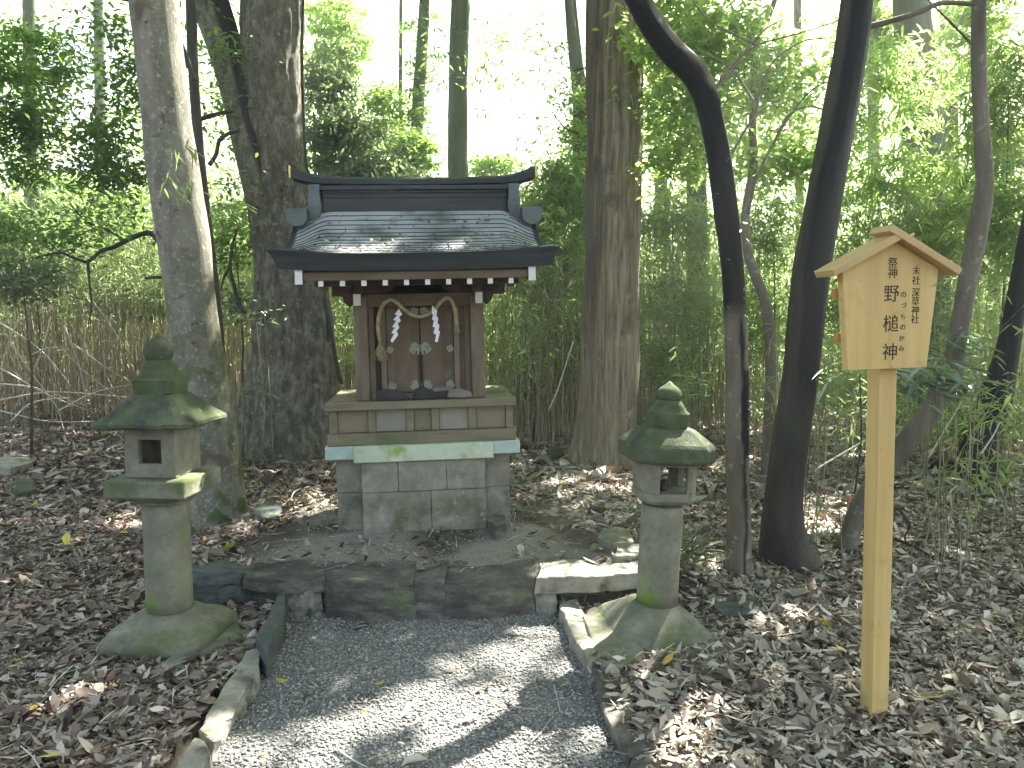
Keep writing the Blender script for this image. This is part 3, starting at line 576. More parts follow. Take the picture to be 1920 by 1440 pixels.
mb.loft(rings); cap = mb.build('ridge_cap', M['roof_eave'], sh)
for s in (-1, 1):
    x = .765*s; q(MB().box(*(sorted((x+s*.001, x+s*.012))), .30-.088, .30+.088, 2.221-.04, 2.221+.038), 'gilt_end', 'gold', cap, bv=.003)
    rings = []
    for z, a, b in ((1.915, .580, .672), (1.935, .590, .664), (1.96, .586, .662), (2.0, .578, .656), (2.03, .582, .66), (2.06, .586, .654), (2.10, .588, .652), (2.135, .588, .655)):
        bow = .03*math.sin((z-1.92)*14)
        rings.append([(s*a, ry0-.035-bow, z), (s*b, ry0-.035-bow, z), (s*b, ry1+.035+bow, z), (s*a, ry1+.035+bow, z)])
    mb = MB().loft(rings); mb.build('ridge_end_board', M['roof_green'], sh, bevel=.003, seg=1)
    pts = [(s*.664, 1.985), (s*.664, 1.925)]+[(s*(.664+.125*(1-math.cos(a))/2*1.0), 1.925-.055*math.sin(a)) for a in [math.pi*k/8 for k in range(1, 8)]]+[(s*.789, 1.93), (s*.796, 1.978)]
    if s < 0: pts = pts[::-1]
    q(MB().prismy(pts, .10, .50), 'gable_cap', 'roof_green')
# leaves on roof
n = 230; u = rng.uniform(-.85, .9, n); t = 1-rng.random(n)**1.5*.9; pp = np.array([rp(a, b)[:] for a, b in zip(u, t)])+[0, 0, .014]
d = randdir(n, .3); V, Fq = leafgeo(pp, d, randdir(n)*.5+[0, 0, 1.], .034*(.4+rng.random(n)), .015*(.5+rng.random(n)), rng.normal(0, .3, n), rng.normal(0, .25, n))
o = npmesh('fallen_leaves', V, Fq, M['litter'], None, {'rnd': np.repeat(rng.random(n), 6)}); o.location = sh.location; o.rotation_euler = SROT
tag(o, 'scatter of dead leaves lying on the shrine roof', 'leaf litter', kind='stuff')
# debris on the ledge
def ledge(name, label, cat, poly, y0, y1, mt):
    mb = MB().prismy([((px-788)/300, .787+(744-py)/300) for px, py in poly], y0, y1); o = mb.build(name, M[mt], None, bevel=.004, seg=1, rough=.004, sub=1, rs=20)
    o.location = sh.location; o.rotation_euler = SROT; return tag(o, label, cat)
ledge('broken_tile', 'dark broken tile leaning on the left of the shrine ledge', 'tile', [(702, 743), (768, 743), (756, 728), (730, 721), (706, 724)][::-1], .06, .085, 'debris')
ledge('broken_tile', 'black charred piece in the middle of the shrine ledge', 'tile', [(770, 743), (842, 743), (838, 728), (815, 731), (790, 720), (774, 726)][::-1], .065, .12, 'debris')
ledge('bark_piece', 'pale curved bark piece on the right of the shrine ledge', 'wood', [(836, 741), (884, 741), (880, 731), (862, 725), (840, 724)][::-1], .03, .055, 'driftwood')
ledge('bark_piece', 'flat grey wood chip behind the charred piece on the ledge', 'wood', [(800, 738), (848, 738), (846, 722), (812, 721)][::-1], .10, .125, 'driftwood')
# rope and paper streamers
def loc(px, py, y): return Vector(((px-788)/300, y, .786+(744-py)/300))
rp_ = [(714, 632, .10), (711, 610, .085), (714, 585, .07), (722, 565, .06), (735, 556, .055), (748, 561, .055), (760, 573, .06), (775, 584, .07), (789, 588, .08), (804, 584, .07), (818, 574, .06), (829, 561, .055), (841, 554, .055), (850, 561, .06), (855, 578, .07), (858, 605, .085)]
pts = catmull([tuple(loc(a, b, c)) for a, b, c in rp_], 140)
rope = empty('straw_rope', sh.location, SROT, 'twisted straw rope with frayed ends hung in front of the shrine doors', 'rope')
for k in range(3):
    mb = MB(); pl = []
    for i, p in enumerate(pts):
        T_ = pts[min(i+1, 139)]-pts[max(i-1, 0)]; T_ = Vector(T_).normalized(); a = Vector((0, 1, 0)); b = T_.cross(a).normalized(); ph = i*.55+k*2.094
        pl.append(Vector(p)+(a*math.cos(ph)+b*math.sin(ph))*.0062)
    mb.tube(pl, .0066, 6); mb.build('rope_strand', M['rope'], rope)
def tassel(p, L_, w, n):
    P0 = np.array(p); e = P0+np.stack([rng.normal(0, w, n), rng.normal(0, w*.5, n), -L_*(.7+.4*rng.random(n))], 1)
    s0 = P0+rng.normal(size=(n, 3))*.004; mid = (s0+e)/2+np.stack([(e-P0)[:, 0]*-.12, 0*e[:, 0], 0*e[:, 0]], 1)
    V, Fq = stems3(np.stack([s0, mid, e], 1), np.full((n, 3), .0013)); return npmesh('tassel', V, Fq, M['rope'], rope)
tassel(loc(714, 628, .10), .13, .024, 90); tassel(loc(858, 600, .085), .065, .012, 50)
for lab, pl in (('left zigzag white paper streamer hanging from the straw rope', [(550, 300), (552, 322), (582, 378), (548, 405), (566, 450), (530, 478), (547, 525), (515, 558), (532, 605), (462, 692), (442, 665), (487, 592), (455, 580), (500, 520), (467, 515), (515, 448), (482, 435), (530, 385), (498, 375), (545, 322)]),
                ('right zigzag white paper streamer hanging from the straw rope', [(925, 290), (940, 320), (973, 340), (962, 405), (982, 425), (970, 485), (992, 505), (980, 565), (997, 580), (965, 697), (935, 690), (952, 612), (922, 595), (940, 530), (915, 520), (932, 455), (910, 440), (925, 390), (910, 375), (915, 322), (918, 290)])):
    mb = MB().prismy([((660+a/6-788)/300, .786+(744-520-b/6)/300) for a, b in pl][::-1], .048, .0495)
    o = mb.build('paper_streamer', M['paper']); o.location = sh.location; o.rotation_euler = SROT; tag(o, lab, 'paper streamer', 'paper streamers on the rope')

# ============================================================ STONE LANTERNS
def sq(h, z, p=6, rot=0, cx=0, cy=0, n=40, ch=0):
    out = []
    for k in range(n):
        a = 2*math.pi*(k+.5)/n; c, s_ = math.cos(a), math.sin(a)
        if p == 2: r = h
        else: r = h/((abs(c)**p+abs(s_)**p)**(1/p))
        out.append((cx+r*math.cos(a+rot), cy+r*math.sin(a+rot), z))
    return out
def octa(h, c, z):
    return [(h, -h+c, z), (h, h-c, z), (h-c, h, z), (-h+c, h, z), (-h, h-c, z), (-h, -h+c, z), (-h+c, -h, z), (h-c, -h, z)]
def st(mb, nm, mt, par, bv=.006, rg=.004, sub=1, sd=0, smooth=False):
    if smooth: mb.sm = [True]*len(mb.sm)
    return mb.build(nm, M[mt], par, bevel=bv, seg=2, rough=rg, sub=sub, rs=9, seed=sd)
LX = (308-960)/F*3.8
L = empty('stone_lantern', (LX, 3.76, .0), (R(.3), R(-.2), R(-5)), 'left mossy stone lantern with broad square cap and square shelf', 'stone lantern', 'stone lanterns flanking the path')
st(MB().loft([sq(.246, -.05, 10), sq(.250, .01, 10), sq(.243, .045, 8), sq(.215, .078, 6), sq(.165, .095, 4), sq(.13, .125, 3), sq(.11, .135, 2)]), 'base', 'lantern', L, 0, .006, 0, smooth=True)
st(MB().loft([sq(.106, z, 2, n=32) for z in (.125, .2, .3, .4, .5, .6, .665)]), 'pillar', 'lantern_pole', L, 0, .004, 0, smooth=True)
st(MB().loft([sq(.118, .662, 2.4), sq(.125, .678, 3), sq(.172, .712, 14)]), 'shelf_underside', 'lantern', L, 0, .002, 0)
st(MB().box(-.192, .192, -.192, .192, .7125, .795), 'shelf', 'lantern', L, .010, .004, 2)
ch = MB(); a = .122; w = .055; z0, z1, zs, zt = .797, 1.032, .862, .975
for x0, x1, y0, y1 in ((-a, -w, -a, -a+.035), (w, a, -a, -a+.035), (-a, -w, a-.035, a), (w, a, a-.035, a)): ch.box(x0, x1, y0, y1, z0, z1)
for y0, y1 in ((-a+.002, -a+.033), (a-.033, a-.002)): ch.box(-w-.002, w+.002, y0, y1, z0+.001, zs); ch.box(-w-.002, w+.002, y0, y1, zt, z1-.001)
for s in (-1, 1): ch.box(*(sorted((s*(a-.002), s*(a-.03)))), -a+.034, a-.034, z0+.001, z1-.001)
st(ch, 'light_chamber', 'lantern_pole', L, .003, .002, 0)
st(MB().loft([sq(.218, 1.034, 30), sq(.230, 1.042, 30), sq(.229, 1.058, 28), sq(.190, 1.088, 22), sq(.152, 1.125, 18), sq(.124, 1.154, 12), sq(.10, 1.178, 8)]), 'cap', 'lantern_cap', L, 0, .008, 0)
st(MB().loft([sq(.094, 1.176, 3), sq(.092, 1.185, 12), sq(.096, 1.245, 12), sq(.082, 1.258, 8), sq(.080, 1.275, 3), sq(.075, 1.31, 2), sq(.058, 1.335, 2), sq(.060, 1.342, 2)]), 'finial_base', 'lantern_green', L, 0, .004, 0)
st(MB().loft([sq(.056, 1.34, 2), sq(.063, 1.352, 2), sq(.068, 1.375, 2), sq(.066, 1.395, 2), sq(.053, 1.418, 2), sq(.032, 1.434, 2), sq(.014, 1.444, 2), sq(.004, 1.458, 2)]), 'finial', 'lantern_cap', L, 0, .003, 0, smooth=True)
Rl = empty('stone_lantern', (.694, 3.86, -.01), (0, R(2.5), R(10)), 'right stone lantern with moss-green cap and no shelf, leaning slightly right', 'stone lantern', 'stone lanterns flanking the path')
st(MB().loft([sq(.268, -.06, 12), sq(.266, .0, 12), sq(.215, .06, 9), sq(.15, .11, 5), sq(.118, .14, 3)]), 'base', 'lantern', Rl, 0, .008, 0)
st(MB().loft([sq(.102, z, 2, n=32, cx=.02) for z in (.125, .2, .3, .4, .5, .6, .628)]), 'pillar', 'lantern_pole', Rl, 0, .004, 0, smooth=True)
def shift(rs, dx=.02): return [[(x+dx, y, z) for x, y, z in r_] for r_ in rs]
st(MB().loft(shift([sq(.098, .62, 2), sq(.094, .635, 2), sq(.10, .65, 2)])), 'collar', 'lantern_cap', Rl, 0, .004, 0)
st(MB().loft(shift([octa(.105, .035, .648), octa(.130, .04, .668), octa(.131, .04, .705)])), 'chamber_sill', 'lantern_pole', Rl, .003, .002, 0)
ch = MB(); a = .13; w = .068
def cpost(x0, x1, y0, y1): ch.box(x0+.02, x1+.02, y0, y1, .706, .853)
for sx in (-1, 1):
    for sy in (-1, 1):
        x0, x1 = sorted((sx*w, sx*(a-.002)))
        pl = [(sx*w, sy*(a-.03)), (sx*w, sy*a), (sx*(a-.04), sy*a), (sx*a, sy*(a-.04)), (sx*a, sy*w), (sx*(a-.03), sy*w)]
        rings = [[(x+.02, y, z) for x, y in (pl if sx*sy < 0 else pl[::-1])] for z in (.706, .852)]; ch.loft(rings)
ch.box(-w+.02, w+.02, -a+.002, -a+.028, .836, .852); ch.box(-w+.02, w+.02, a-.028, a-.002, .836, .852)
ch.box(-a+.022, -a+.035, -w, w, .706, .852)
st(ch, 'light_chamber', 'lantern_pole', Rl, .003, .0015, 0)
st(MB().loft(shift([octa(.185, .07, .853), octa(.203, .075, .868), octa(.205, .075, .93), octa(.19, .07, .95), octa(.15, .05, .982), octa(.11, .035, 1.014)])), 'cap', 'lantern_cap', Rl, .008, .004, 1)
st(MB().loft(shift([sq(.086, 1.012, 3), sq(.088, 1.03, 5), sq(.089, 1.085, 5), sq(.078, 1.10, 4), sq(.070, 1.13, 2), sq(.056, 1.145, 2)])), 'finial_base', 'lantern_green', Rl, 0, .005, 0)
st(MB().loft(shift([sq(.052, 1.143, 2), sq(.060, 1.155, 2), sq(.063, 1.172, 2), sq(.058, 1.19, 2), sq(.040, 1.208, 2), sq(.020, 1.22, 2), sq(.005, 1.236, 2)])), 'finial', 'lantern_green', Rl, 0, .003, 0, smooth=True)
mb = MB().loft([sq(.022, 0, 2, n=14), sq(.034, .012, 2, n=14), sq(.033, .03, 2, n=14, cx=.003), sq(.022, .047, 2, n=14, cx=.006), sq(.006, .054, 2, n=14)], True)
o = mb.build('pebble', M['stone'], rough=.006, rs=30); o.location = Rl.location+Vector((.05, -.01, .705)); tag(o, 'small grey stone left inside the light chamber of the right lantern', 'stone')

# ============================================================ SIGN
SG = G(1645, 1347, 0); YAW = R(12)
sg = empty('wooden_sign', (SG.x, SG.y+.03, 0), (0, R(-1.1), YAW), 'tall yellow cedar sign with gabled top and black Japanese lettering', 'sign')
sb = lambda mb, nm, mt, par=sg, bv=.002: mb.build(nm, M[mt], par, bevel=bv, seg=2)
sb(MB().box(-.036, .036, -.036, .036, -.1, 1.75), 'post', 'sign')
BT = [(-.192, 1.352), (.132, 1.352), (.172, 1.712), (-.014, 1.812), (-.222, 1.712)]
bd = sb(MB().prismy(BT, -.072, -.0375), 'board', 'sign')
for z in (1.45, 1.61): sb(MB().box(-.20, .185, -.036, -.012, z, z+.04), 'batten', 'sign_edge', bd) if False else sb(MB().box(-.226+(.012 if z < 1.5 else 0), -.0375, -.0365, -.012, z, z+.035), 'batten', 'sign_edge', bd)
def rboard(x0, z0, x1, z1, th, y0, y1, nm):   # sloping board, lower edge along the line (x0,z0)-(x1,z1)
    dx, dz = x1-x0, z1-z0; l_ = math.hypot(dx, dz); nx_, nz_ = -dz/l_*th, dx/l_*th
    pl = [(x0, z0), (x1, z1), (x1+nx_, z1+nz_), (x0+nx_, z0+nz_)]
    return sb(MB().prismy(pl, y0, y1), nm, 'sign_roof')
sl = .107/.205
rboard(-.278, 1.815-.264*.49, -.014, 1.815, .026, -.112, .0, 'roof_board')
rboard(-.066, 1.8145+.052*.54, .222, 1.8145-.236*.54, .027, -.115, .003, 'roof_board')
def text(body, x, z, size, par=bd):
    c = bpy.data.curves.new('lettering', 'FONT'); c.body = body; c.size = size; c.align_x = 'CENTER'; c.align_y = 'CENTER'; c.extrude = .0006; c.offset = -size*.003
    o = bpy.data.objects.new('tmp', c); COL.objects.link(o)
    me = bpy.data.meshes.new_from_object(o.evaluated_get(bpy.context.evaluated_depsgraph_get())); bpy.data.objects.remove(o)
    v = np.empty(len(me.vertices)*3); me.vertices.foreach_get('co', v); v = v.reshape(-1, 3)
    cx, cy = (v[:, 0].min()+v[:, 0].max())/2, (v[:, 1].min()+v[:, 1].max())/2
    w = np.stack([v[:, 0]-cx+x, -.0727-v[:, 2], v[:, 1]-cy+z], 1); me.vertices.foreach_set('co', w.ravel()); me.materials.clear(); me.materials.append(M['ink'])
    o = bpy.data.objects.new('lettering', me); link(o, par)
SX = lambda px: (px-1668)/487*1.03-.024      # measured on the board face
SZ = lambda py: 1.352+(690-py)*.00190
for ch_, px, py, s_ in [('祭', 1670, 489, 19), ('神', 1670, 508, 19), ('野', 1669, 547, 30), ('槌', 1669, 603, 30), ('神', 1668, 657, 30),
                        ('の', 1692, 549, 12), ('づ', 1693, 569, 11), ('ち', 1692, 591, 10), ('の', 1692, 611, 11), ('か', 1691, 632, 11), ('み', 1691, 652, 11),
                        ('末', 1716, 504, 15), ('社', 1716, 522, 16), ('深', 1716, 545, 16), ('草', 1716, 562, 16), ('神', 1716, 579, 16), ('社', 1716, 596, 16)]:
    text(ch_, SX(px), SZ(py), s_/487*1.08)
# ============================================================ TREES
TREES = {}
def tree(key, label, rows, Y, mat, top=None, cat='tree', group='trees around the shrine', **kw):
    r0 = rows[0]; b = P(r0[0], r0[1], Y); t = empty('tree', (b.x, Y, 0), (0, 0, 0), label, cat, group)
    pts = pxline(rows, Y); p0 = pts[0]
    gz = float(ground(np.array([p0[0]]), np.array([p0[1]]))[0])
    pts = [(p0[0], p0[1], min(gz-.12, p0[2]-.1), p0[3]*1.02)]+pts
    if top: pts += top
    trunkmesh('trunk', pts, M[mat], t, **kw); TREES[key] = (t, pts); return t
def st_pale(A, z, V, c): return .55*sst(.56, .7, fbm(c*np.array([1, 1, .6]), 21, 3))*(z < 3.4)*0
T1 = tree('pale', 'leaning pale smooth trunk directly behind the left stone lantern', [(415, 992, 118), (408, 950, 106), (402, 880, 102), (392, 800, 98), (376, 700, 94), (362, 600, 89), (352, 520, 89), (344, 450, 92), (333, 375, 90), (322, 300, 92), (312, 220, 88), (300, 120, 86), (287, 0, 87), (262, -250, 82), (235, -560, 74)], 5.75, 'bark_pale',
          nr=48, step=.04, bark=.008, flare=.22, fl=5, fh=.16, bs=(3, 3, 2), seed=2)
T2 = tree('big', 'massive dark rough trunk forked near the top left of the shrine', [(548, 852, 185), (545, 800, 165), (542, 740, 150), (540, 680, 136), (538, 600, 122), (534, 500, 110), (525, 400, 105), (515, 300, 103), (510, 200, 106), (510, 100, 110), (511, 0, 111), (512, -300, 104), (520, -700, 90)], 8.9, 'bark_big',
          nr=80, step=.04, bark=.045, flare=.34, fl=5, fh=.5, bs=(6, 6, 4), seed=4)
limb_rows = [(462, 872, 96), (466, 820, 92), (480, 760, 70), (498, 700, 50), (510, 640, 30)]
def limb(par, rows, Y, mat, name='limb', **kw):
    return trunkmesh(name, pxline(rows, Y), M[mat], par, **kw)
limb(T2, limb_rows, 8.72, 'bark_big', name='root_lobe', nr=40, step=.04, bark=.04, bs=(6, 6, 4), flare=.2, fl=3, seed=15)
limb(T2, [(520, 480, 40), (496, 400, 52), (470, 290, 58), (450, 200, 60), (432, 120, 60), (410, 50, 64), (388, -10, 68), (350, -120, 62), (280, -330, 50)], 8.75, 'bark_big', nr=32, step=.05, bark=.02, seed=8,
     stain=lambda A, z, V, c: sst(.15, .5, np.cos(A)+(fbm(c*2, 3)-.5)*.9)*sst(2.6, 3.1, z))
limb(T2, [(612, 852, 100), (604, 790, 84), (600, 720, 76), (594, 650, 68), (588, 560, 60), (578, 460, 52), (565, 380, 46), (545, 300, 40)], 8.8, 'bark_big', name='buttress_stem', nr=48, step=.04, bark=.03, bs=(6, 6, 4), flare=.3, fl=3, seed=12)
T3 = tree('cedar', 'thick reddish cedar trunk with fissured bark right of the shrine', [(1133, 882, 132), (1134, 840, 118), (1138, 780, 112), (1142, 700, 110), (1144, 600, 110), (1147, 500, 108), (1150, 400, 108), (1153, 250, 106), (1155, 100, 106), (1157, 0, 106), (1160, -300, 98), (1166, -700, 84)], 8.0, 'bark_cedar',
          nr=96, step=.04, bark=.02, flare=.22, fl=7, fh=.3, bs=(6, 6, .8), seed=6, fiss=.028, stain=lambda A, z, V, c: .8*sst(.2, .75, -np.cos(A)+(fbm(c*.7, 3)-.5)*1.2)*sst(.8, 2.0, z))
def st_kink(A, z, V, c):
    px, py = proj(V); n = (fbm(c*np.array([.8, .8, 1.5]), 33, 3)-.5)
    up = sst(-.1, .1, -np.cos(A)*.8+.22+.8*sst(150, 200, py)+n*.8)*sst(0, 60, 620-py)                  # broad black band on the upper, left side
    low = sst(-.05, .1, .16-np.abs(np.cos(A)-.25+n*.8))*sst(0, 60, py-560)             # narrow run below
    low2 = sst(.0, .15, np.cos(A)+n)*((py > 690) & (py < 860))
    return np.clip(np.maximum(np.maximum(up, low), low2), 0, 1)
T4 = tree('kink', 'slender kinked trunk streaked black, bending left near its top', [(1384, 1090, 60), (1385, 1050, 50), (1385, 980, 46), (1383, 900, 44), (1382, 800, 43), (1382, 700, 42), (1379, 600, 41), (1374, 500, 41), (1362, 400, 46), (1349, 300, 44), (1334, 225, 44), (1322, 180, 47), (1301, 138, 50), (1261, 98, 48), (1224, 50, 47), (1197, 0, 46), (1160, -80, 44), (1120, -220, 42), (1090, -500, 36)], 4.7, 'bark_brown',
          nr=36, step=.03, bark=.004, flare=.35, fl=4, fh=.12, bs=(3, 3, 3), seed=3, stain=st_kink)
T5 = tree('black', 'dark almost black trunk leaning right, left of the wooden sign', [(1480, 1066, 122), (1470, 1020, 92), (1466, 970, 78), (1472, 900, 68), (1487, 800, 66), (1502, 700, 63), (1511, 600, 66), (1522, 500, 68), (1540, 400, 65), (1558, 300, 62), (1577, 200, 61), (1594, 100, 59), (1607, 0, 57), (1625, -160, 54), (1650, -450, 50)], 4.95, 'bark_black',
          nr=48, step=.035, bark=.006, flare=.95, fl=4, fh=.13, bs=(3, 3, 2), seed=5, stain=lambda A, z, V, c: np.clip(sst(-.62, -.45, np.cos(A)+(fbm(c*np.array([.5, .5, 1]), 31, 3)-.5)*.7)*sst(.9, 1.25, z), 0, 1))
T6 = tree('sinuous', 'curving grey-brown trunk rising behind the wooden sign', [(1585, 1052, 44), (1592, 1010, 36), (1612, 950, 36), (1650, 895, 38), (1695, 835, 40), (1735, 785, 38), (1768, 735, 40), (1785, 690, 36), (1796, 630, 32), (1815, 525, 34), (1832, 437, 36), (1846, 350, 31), (1842, 260, 28), (1836, 150, 27), (1835, 60, 26), (1836, 0, 25), (1850, -300, 22)], 5.15, 'bark_brown',
          nr=28, step=.035, bark=.004, flare=.2, fl=3, fh=.1, seed=7)
T7 = tree('thin', 'thin wavy grey trunk seen between the kinked and black trunks', [(1440, 872, 24), (1444, 780, 23), (1447, 680, 23), (1437, 574, 21), (1418, 520, 19), (1400, 462, 17), (1398, 403, 16), (1412, 311, 15), (1410, 243, 14), (1413, 190, 13), (1418, 90, 13), (1442, 29, 10), (1458, -30, 9), (1470, -200, 8)], 7.6, 'bark_brown', nr=16, bark=.003, seed=9)
T8 = tree('behind', 'straight green-grey trunk rising directly behind the shrine roof', [(866, 760, 42), (864, 500, 38), (860, 320, 36), (860, 160, 35), (863, 0, 35), (868, -300, 32)], 13.5, 'bark_far', nr=28, step=.1, bark=.012, bs=(3, 3, 2), seed=10)
T9 = tree('vine', 'distant trunk wrapped in climbing vine left of the trunk behind the roof', [(772, 640, 26), (778, 400, 24), (782, 230, 23), (790, 100, 21), (796, 0, 18), (800, -200, 16)], 16, 'bark_far', nr=20, step=.12, bark=.015, seed=11)
T10 = tree('whip', 'very thin pale distant trunk above the left half of the roof', [(758, 640, 9), (753, 300, 8), (751, 150, 7), (752, 0, 6), (754, -150, 5)], 17, 'bark_far', nr=10, step=.15, bark=.005, seed=12)
T11 = tree('ivied', 'ivy-covered trunk partly hidden behind the left side of the cedar', [(1082, 820, 34), (1084, 600, 30), (1086, 400, 28), (1088, 200, 26), (1080, 110, 24), (1070, 0, 20), (1060, -200, 18)], 11.5, 'bark_far', nr=20, step=.1, bark=.012, seed=13)
T12 = tree('mid', 'straight brown trunk in the thicket between cedar and kinked trunk', [(1310, 790, 44), (1309, 600, 40), (1306, 400, 38), (1304, 250, 36), (1302, 100, 34), (1302, -200, 30)], 12, 'bark_far', nr=20, step=.1, bark=.012, seed=14)
T13 = tree('broad', 'broad hazy trunk in the background above and behind the sign', [(1748, 800, 84), (1744, 600, 74), (1740, 450, 70), (1732, 300, 66), (1718, 120, 64), (1707, 0, 62), (1700, -250, 56)], 12.5, 'bark_far', nr=28, step=.1, bark=.02, seed=15)
T14 = tree('farpair', 'far trunk between the broad hazy trunk and the curving trunk', [(1786, 700, 34), (1782, 300, 30), (1778, 100, 28), (1774, -150, 26)], 18, 'bark_far', nr=16, step=.2, bark=.01, seed=16)
T15 = tree('farpair', 'dark distant trunk just right of the curving trunk at the top', [(1868, 760, 22), (1860, 300, 18), (1853, 120, 14), (1852, -120, 12)], 15, 'bark_black', nr=12, step=.2, bark=.006, seed=17)
T16 = tree('darkthin', 'thin dark trunk squeezed between the pale trunk and the forked one', [(424, 850, 20), (420, 760, 19), (408, 600, 18), (392, 450, 17), (384, 380, 17), (371, 250, 17), (362, 120, 18), (358, 0, 18), (350, -250, 15)], 7.4, 'bark_black', nr=14, bark=.004, seed=18)
T17 = tree('stump', 'black crooked trunk rising at the right edge of the photo', [(1835, 872, 74), (1848, 810, 56), (1866, 750, 56), (1880, 700, 46), (1893, 640, 40), (1905, 560, 34), (1925, 450, 30), (1950, 300, 26), (1980, 0, 22)], 7.3, 'bark_black', nr=28, bark=.02, flare=.3, seed=19, stain=lambda A, z, V, c: .8+0*z)
for k, (x, w, Y_, lb) in enumerate([(1240, 26, 15, 'slim shaded trunk in the thicket just right of the cedar'), (1500, 16, 16, 'slim far trunk hidden mostly by the black leaning trunk'), 
                                 (1640, 22, 17, 'far trunk behind the sign, left of its roof'), (60, 26, 15, 'far trunk at the left edge above the bamboo'), (190, 20, 18, 'slim far trunk left of the pale trunk')]):
    tree('x%d' % k, lb, [(x+6, 720 if Y_ > 15 else 760, w*1.2), (x, 400, w), (x-5, 0, w*.85), (x-8, -150, w*.8)], Y_, 'bark_far', nr=12, step=.2, bark=.01, seed=40+k)
# ---- branches in view
def branch(par, pts, mat='twig', w0=10, w1=3, Y=7.5):
    n = len(pts); trunkmesh('branch', pxline([(a, b, w0+(w1-w0)*i/(n-1), Y if len(c) == 0 else c[0]) for i, (a, b, *c) in enumerate(pts)], Y), M[mat], par, nr=8, step=.03, bark=.003, bs=(2, 2, 8), seed=int(pts[0][0]))
branch(T16, [(392, 470), (340, 462), (300, 452), (283, 437), (262, 440), (235, 452), (212, 464), (190, 470), (165, 490), (140, 484), (110, 474), (60, 485)], 'bark_black', 13, 4, 6.9)
branch(T16, [(165, 490), (168, 530), (172, 570), (165, 610)], 'bark_black', 6, 2, 6.9)
branch(T16, [(235, 452), (200, 430), (160, 415), (130, 380)], 'bark_black', 6, 2, 6.9)
branch(T16, [(400, 530), (340, 528), (312, 522), (290, 520), (272, 522)], 'bark_black', 12, 4, 7.0)
branch(T16, [(371, 225), (400, 215), (436, 208)], 'bark_black', 9, 6, 7.6)
branch(T16, [(392, 310), (405, 290), (412, 262), (430, 250), (448, 244)], 'bark_black', 9, 6, 7.8)
branch(T16, [(365, 150), (330, 60), (300, 20), (200, -10)], 'bark_black', 10, 5, 7.2)
branch(T2, [(470, 590), (452, 578), (440, 540), (432, 500), (436, 460), (444, 430)], 'bark_black', 10, 4, 8.2)
branch(T2, [(432, 500), (420, 520), (414, 545)], 'bark_black', 6, 3, 8.2)
branch(T5, [(1607, 55), (1660, 42), (1720, 24), (1765, 6), (1826, 8)], 'bark_brown', 10, 8, 5.0)
branch(T6, [(1838, 12), (1740, 90), (1800, 60)], 'bark_brown', 5, 3, 5.2) if False else None
branch(T6, [(1834, 95), (1810, 70), (1780, 40), (1740, 0)], 'bark_brown', 6, 3, 5.4)
BR = [[(1345, 160), (1372, 122), (1420, 85), (1500, 62), (1600, 30)], [(1420, 85), (1380, 66), (1330, 40), (1290, -10)], [(1402, 400), (1420, 330), (1450, 270), (1490, 205), (1535, 160), (1600, 142)],
      [(1450, 270), (1480, 215), (1520, 200), (1570, 215)], [(1345, 165), (1365, 140), (1430, 60), (1480, 30)], [(1348, 330), (1400, 240), (1430, 205), (1480, 190)], [(1410, 240), (1440, 130), (1500, 80), (1560, 70)],
      [(1413, 190), (1380, 140), (1340, 110), (1290, 95), (1240, 90)]]
for b in BR: branch(T7, b, 'bark_brown', 6, 1.5, 6.6)
branch(T11, [(1085, 250), (1060, 240), (1035, 210)], 'twig', 5, 2, 11)
branch(T11, [(1085, 130), (1072, 60), (1066, 0)], 'bark_far', 20, 14, 10.8)
# aerial vine down the big trunk, vine on kinked tree
trunkmesh('climbing_vine', pxline([(616, 640, 7), (612, 580, 6), (606, 520, 6), (590, 400, 6), (574, 300, 5), (568, 180, 6), (566, 80, 5), (570, -50, 5)], 8.45), M['bark_black'], T2, nr=8, bark=.004, seed=2)
trunkmesh('climbing_vine', pxline([(640, 720, 8), (632, 690, 8), (620, 620, 7), (608, 560, 7)], 8.3), M['bark_black'], T2, nr=8, bark=.006, seed=3)

# gaps cut in the crowns along the sun direction to place these sun patches
PATCH = [(620, 1440, 240, 44, 4, -.04), (900, 1425, 180, 44, 4, -.04), (1150, 1210, 16, 40, 0, .03), (1330, 1335, 16, 20, 0, .02), (1250, 1420, 24, 20, 0, .02), (1020, 1180, 50, 18, 8, -.04), (1600, 1290, 16, 10, 0, .02), (1420, 1180, 22, 8, 0, .02), (1750, 1160, 26, 10, 0, .02), (820, 1278, 80, 28, 18, -.04), (905, 1300, 50, 16, 20, -.04), (960, 1215, 62, 14, 12, -.04), (800, 1345, 60, 14, 10, -.04), (1030, 1290, 40, 60, 0, -.04), (740, 1380, 120, 26, 8, -.04), (1045, 1230, 44, 85, -8, -.04), (1010, 1300, 60, 22, 10, -.04), (900, 1365, 120, 26, 12, -.04), (700, 1415, 170, 26, 3, -.04), (985, 1408, 95, 34, 0, -.04), (470, 1432, 80, 22, 4, -.04), (700, 1310, 34, 12, 10, -.04),
 (1000, 1345, 90, 18, 6, -.04), (640, 1345, 30, 12, 0, -.04), (560, 1380, 40, 10, 0, -.04), (1095, 1064, 88, 17, -4, .19), (1085, 1170, 22, 42, -28, .03), (1120, 1235, 14, 20, 0, .03), (1230, 1285, 22, 30, 20, .02), (1295, 1310, 24, 30, 15, .02), (1250, 1370, 34, 24, 30, .02), (1160, 1330, 8, 40, -15, .02), (1130, 1200, 10, 40, 0, .1),
 (240, 978, 42, 16, 0, .02), (600, 925, 22, 10, 0, .2), (1190, 1030, 20, 10, 0, .2), (1470, 1150, 20, 6, 0, .02), (80, 1350, 40, 8, 0, 0)]
